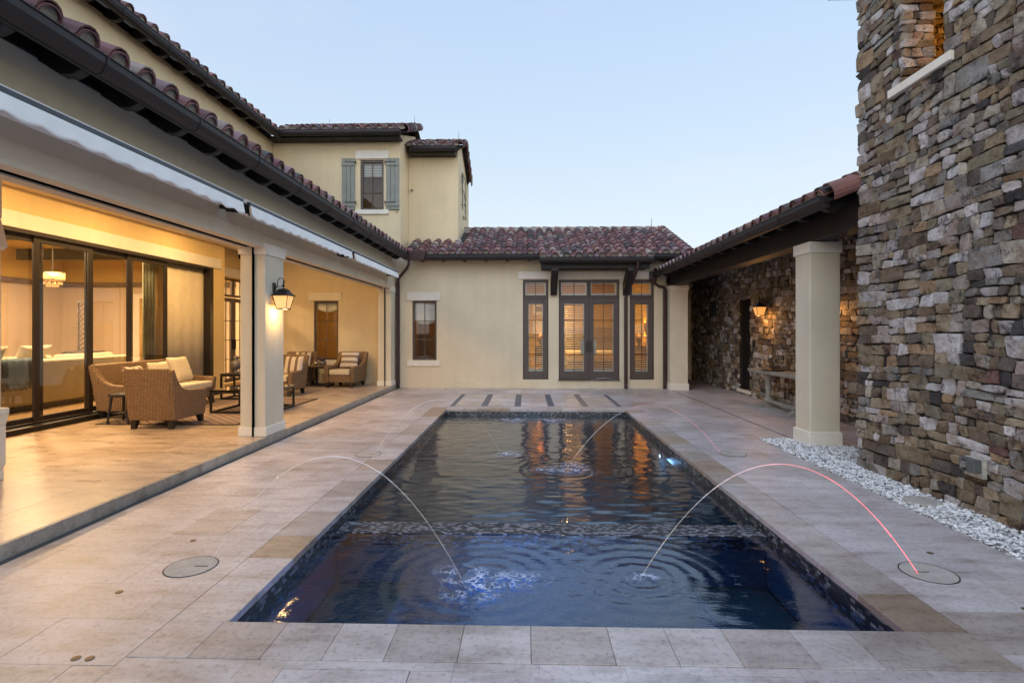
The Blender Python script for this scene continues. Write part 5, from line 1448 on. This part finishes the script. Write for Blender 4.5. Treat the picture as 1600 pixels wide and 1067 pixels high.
add_pillow('cream and dark striped pillow at the near end of the loveseat', (-6.98, 9.32, 0.78), R(96), R(-22), 0.5, 0.42, 0.17, M['pstripe'])
wicker_seat('armchair', 'wicker armchair on the rug mostly hidden behind the lantern column', 'armchair', (-5.72, 12.42, Zp), 0, 0.74, M['cream_cloth'], G1)
add_pillow('white striped pillow on the armchair hidden by the column', (-5.55, 12.55, 0.80), 0, R(-20), 0.46, 0.44, 0.16, M['pstripe'])
wicker_seat('armchair', 'wicker armchair left of the planter table by the patio window', 'armchair', (-6.32, 14.42, Zp), 0, 0.80, M['cream_cloth'], G1)
add_pillow('striped pillow standing on the armchair left of the planter', (-6.18, 14.56, 0.82), 0, R(-18), 0.50, 0.46, 0.16, M['pstripe'])
wicker_seat('armchair', 'wicker armchair right of the planter table, turned a little to the left', 'armchair', (-4.90, 14.36, Zp), R(-7), 0.80, M['cream_cloth'], G1)
add_pillow('level-striped pillow on the armchair right of the planter', (-4.86, 14.50, 0.82), R(-7), R(-18), 0.52, 0.46, 0.16, M['pstripe2'])
# rug
b = MB(I); b.box(-1.10, -1.62, 0, 1.10, 1.62, 0.008); t = thing('rug', 'brown rug with thin diagonal stripes and dark border under the patio seats', 'rug', (-5.74, 9.98, 0.114))
b.build('field', M['rug'], t)
b = MB(I); b.box(-1.15, -1.67, 0, 1.15, -1.621, 0.009); b.box(-1.15, 1.621, 0, 1.15, 1.67, 0.009); b.box(-1.15, -1.621, 0, -1.101, 1.621, 0.009); b.box(1.101, -1.621, 0, 1.15, 1.621, 0.009); b.build('border', M['wood'], t)
# side table by the loveseat
t = thing('side_table', 'small dark stool-like side table in front of the sliding doors', 'side table', (-6.55, 8.52, 0.112), 0, 'dark side tables on the patio')
b = MB(I); b.lathe([(0.22, 0.44), (0.235, 0.455), (0.235, 0.475), (0.22, 0.485)], seg=24); b.build('top', M['black'], t)
for sx, sy in ((1, 1), (1, -1), (-1, 1), (-1, -1)): b = MB(I); b.tube([(sx * .17, sy * .17, 0), (sx * .13, sy * .13, .44)], [.016, .022], 8); b.build('leg', M['black'], t)
b = MB(I); b.box(-.13, -.13, .15, .13, .13, .17); b.build('shelf', M['black'], t)
# coffee table
def frame_table(name, label, cat, loc, w_, d_, h_, grp=None, topm='glasstop', rz=0, thick=.035):
    t = thing(name, label, cat, loc, rz, grp)
    b = MB(I); b.box(-w_ / 2, -d_ / 2, h_ - .025, w_ / 2, d_ / 2, h_); b.build('top', M[topm], t, bevel=.004)
    b = MB(I); q = thick
    for y in (-d_ / 2, d_ / 2 - q): b.box(-w_ / 2, y, h_ - .026 - q, w_ / 2, y + q, h_ - .026); b.box(-w_ / 2, y, .0, w_ / 2, y + q, q)
    for x in (-w_ / 2, w_ / 2 - q): b.box(x, -d_ / 2 + q, h_ - .026 - q, x + q, d_ / 2 - q, h_ - .026); b.box(x, -d_ / 2 + q, .0, x + q, d_ / 2 - q, q)
    b.build('frame', M['black'], t)
    for sx in (-w_ / 2, w_ / 2 - q):
        for sy in (-d_ / 2, d_ / 2 - q): b = MB(I); b.box(sx, sy, q + .001, sx + q, sy + q, h_ - .027 - q); b.build('leg', M['black'], t)
    return t
frame_table('coffee_table', 'low coffee table with smoked glass top and dark box frame on the rug', 'coffee table', (-5.16, 9.95, 0.123), 1.12, 1.0, 0.42)
frame_table('side_table', 'dark square side table carrying the mottled urn', 'side table', (-6.35, 11.65, 0.123), 0.60, 0.55, 0.56, 'dark side tables on the patio', 'black')
for i, (x, y) in enumerate(((-5.45, 10.1), (-5.05, 9.85))):
    t = thing('terracotta_bowl', ['terracotta bowl on the left of the coffee table', 'terracotta bowl beside the column on the coffee table'][i], 'bowl', (x, y, 0.544), 0, 'terracotta bowls on the coffee table')
    b = MB(I); b.lathe([(.05, 0), (.07, .05), (.085, .085), (.075, .085), (.06, .05)], seg=18); b.build('bowl', M['terracotta'], t, smooth=True)
    b = MB(I); [b.sphere((rnd(-.04, .04), rnd(-.04, .04), .085), .02, 8, 6) for _ in range(7)]; b.build('fill', M['cream_cloth'], t, smooth=True)
t = thing('urn', 'mottled grey pineapple-shaped urn on the square side table', 'urn', (-6.42, 11.6, 0.684))
b = MB(I); b.lathe([(.07, 0), (.05, .03), (.03, .06), (.09, .11), (.115, .18), (.09, .25), (.04, .29), (.06, .32)], seg=18); b.build('body', M['pot'], t, smooth=True)
b = MB(I); b.lathe([(.065, .32), (.05, .36), (.0, .40)], seg=14); b.build('lid', M['pot'], t, smooth=True)
# planter table between the chairs
frame_table('end_table', 'wood-topped end table with black frame between the two far armchairs', 'end table', (-5.60, 14.45, 0.112), 0.52, 0.46, 0.56, None, 'teak', thick=.05)
t = thing('planter', 'dark pot of spiky succulents on the end table', 'planter', (-5.58, 14.42, 0.673))
b = MB(I); b.lathe([(.06, 0), (.10, .04), (.11, .09), (.09, .12)], seg=18); b.build('pot', M['pot'], t, smooth=True)
b = MB(I)
for k in range(26):
    a = rnd(0, 6.28); e_ = rnd(0.5, 1.3); l_ = rnd(.14, .24); d_ = Vector((math.cos(a) * math.cos(e_), math.sin(a) * math.cos(e_), math.sin(e_))); p0 = Vector((math.cos(a) * .03, math.sin(a) * .03, .10))
    s_ = d_.cross(Vector((0, 0, 1))).normalized() * .018
    b.add([p0 - s_, p0 + s_, p0 + d_ * l_, p0 + Vector((0, 0, .012))], [(0, 1, 2), (1, 3, 2), (3, 0, 2), (0, 3, 1)])
b.build('leaves', M['leaf'], t)
tag(MB().sphere((-5.74, 14.36, 0.735), .058, 16, 12).build('silver_ball', M['silver'], smooth=True), 'shiny silver ball lying beside the succulent pot', 'decorative ball')

# ------------------------------------------------------------ living room furniture behind the glass
t = thing('sofa', 'long pale sofa with its back to the sliding doors', 'sofa', (-8.95, 9.3, 0.19))
b = MB(I); b.box(-.85, -2.3, .10, .0, 2.3, .45); b.build('base', M['sofa'], t, bevel=.04)
b = MB(I); b.box(-.12, -2.3, .10, .14, 2.3, .90); b.build('backrest', M['sofa'], t, bevel=.05, seg=3)
b = MB(I); b.box(-.80, -2.25, .02, .10, 2.25, .10); b.build('plinth', M['wood'], t)
for y in (-1.5, 0, 1.5): b = MB(I); b.box(-.30, y - .70, .46, -.125, y + .70, .96); b.build('back_cushion', M['sofa'], t, bevel=.07, seg=3)
for y, lb in ((-.55, 'pale throw pillow propped on the sofa back behind the second glass panel'), (.3, 'second pale throw pillow lying on the sofa back behind the glass')):
    add_pillow(lb, (-9.15, 9.3 + y, 1.17), R(80), R(30), .55, .4, .16, M['cream_cloth'], 'pillows on the indoor sofa')
t = thing('throw_blanket', 'blue-grey fringed throw draped over the back of the sofa', 'blanket', (-8.80, 8.95, 1.10))
b = MB(I); vs = []
pr = [(-.28, -.02), (-.15, .015), (.0, .02), (.03, -.02), (.035, -.18), (.04, -.42)]
n = 18
for x, z in pr:
    for i in range(n + 1): vs.append((x + .008 * math.sin(i * 1.9 + z * 9), -.42 + .84 * i / n, z + .006 * math.sin(i * 1.3)))
b.add(vs, [(j * (n + 1) + i, j * (n + 1) + i + 1, (j + 1) * (n + 1) + i + 1, (j + 1) * (n + 1) + i) for j in range(len(pr) - 1) for i in range(n)]); o = b.build('cloth', M['throw'], t, smooth=True); o.modifiers.new('t', 'SOLIDIFY').thickness = .01
b = MB(I)
for i in range(40): y = -.42 + .84 * i / 39; b.tube([(.04, y, -.42), (.042 + rnd(-.005, .01), y + rnd(-.01, .01), -.42 - rnd(.06, .10))], .006, 4)
b.build('fringe', M['throw'], t)
t = thing('chandelier', 'lit drum chandelier with hanging crystals inside the living room', 'chandelier', (-9.9, 10.85, 2.66))
b = MB(I); b.lathe([(.20, 0), (.215, .09), (.20, .18)], seg=28); b.build('drum_shade', M['shadeglow'], t, smooth=True)
b = MB(I)
for z in (0, .18): b.tube([((.205) * math.cos(a * PI / 16), (.205) * math.sin(a * PI / 16), z) for a in range(33)], .009, 6)
for k in range(8):
    a0 = k * PI / 4; b.tube([(.216 * math.cos(a0 + PI / 4 * q / 6), .216 * math.sin(a0 + PI / 4 * q / 6), .02 + .16 * (q / 6 if k % 2 else 1 - q / 6)) for q in range(7)], .005, 5)
b.tube([(0, 0, .2), (0, 0, .86)], .012, 8); b.build('band', M['wood'], t)
b = MB(I)
for k in range(22): a = k * 2 * PI / 11; r_ = .15 if k % 2 else .09; b.sphere((r_ * math.cos(a), r_ * math.sin(a), -.05 - (.05 if k % 2 == 0 else 0)), .020, 8, 6, (1, 1, 1.5))
b.build('crystals', M['shadeglow'], t, smooth=True)
t = thing('lattice_screen', 'tall narrow lattice panel standing on the console in the living room', 'decorative screen', (-11.8, 13.85, 1.09))
b = MB(I)
for k in range(10):
    z = k * .13
    for s_ in (-1, 1): b.tube([(-.11 * s_, 0, z), (.11 * s_, 0, z + .13)], .018, 5)
b.build('lattice', M['pot'], t)
b = MB(I); b.box(-.15, -.025, 0, -.12, .025, 1.32); b.box(.12, -.025, 0, .15, .025, 1.32); b.box(-.12, -.025, 1.30, .12, .025, 1.33); b.build('frame', M['pot'], t)
t = thing('console_table', 'grey console table carrying the lattice panel in the living room', 'console table', (-11.8, 13.85, 0.19))
b = MB(I); b.box(-.45, -.2, .84, .45, .2, .90); b.build('top', M['pot'], t, bevel=.01)
for sx in (-.38, .38):
    for sy in (-.14, .14): b = MB(I); b.box(sx - .03, sy - .03, 0, sx + .03, sy + .03, .84); b.build('leg', M['pot'], t)

t = thing('bedroom_chandelier', 'small lit candle chandelier behind the transom of the french doors', 'chandelier', (1.55, 17.2, 2.55))
b = MB(I); b.tube([(0, 0, 0), (0, 0, .84)], .012, 6)
for k in range(6): a = k * PI / 3; b.tube([(0, 0, .0), (.12 * math.cos(a), .12 * math.sin(a), -.05), (.24 * math.cos(a), .24 * math.sin(a), .06), (.24 * math.cos(a), .24 * math.sin(a), .12)], .009, 5)
b.build('arms', M['black'], t)
for k in range(6): a = k * PI / 3; b = MB(I); b.lathe([(.045, .13), (.025, .20)], (.24 * math.cos(a), .24 * math.sin(a), 0), 10); b.build('candle_shade', M['bulb'], t)
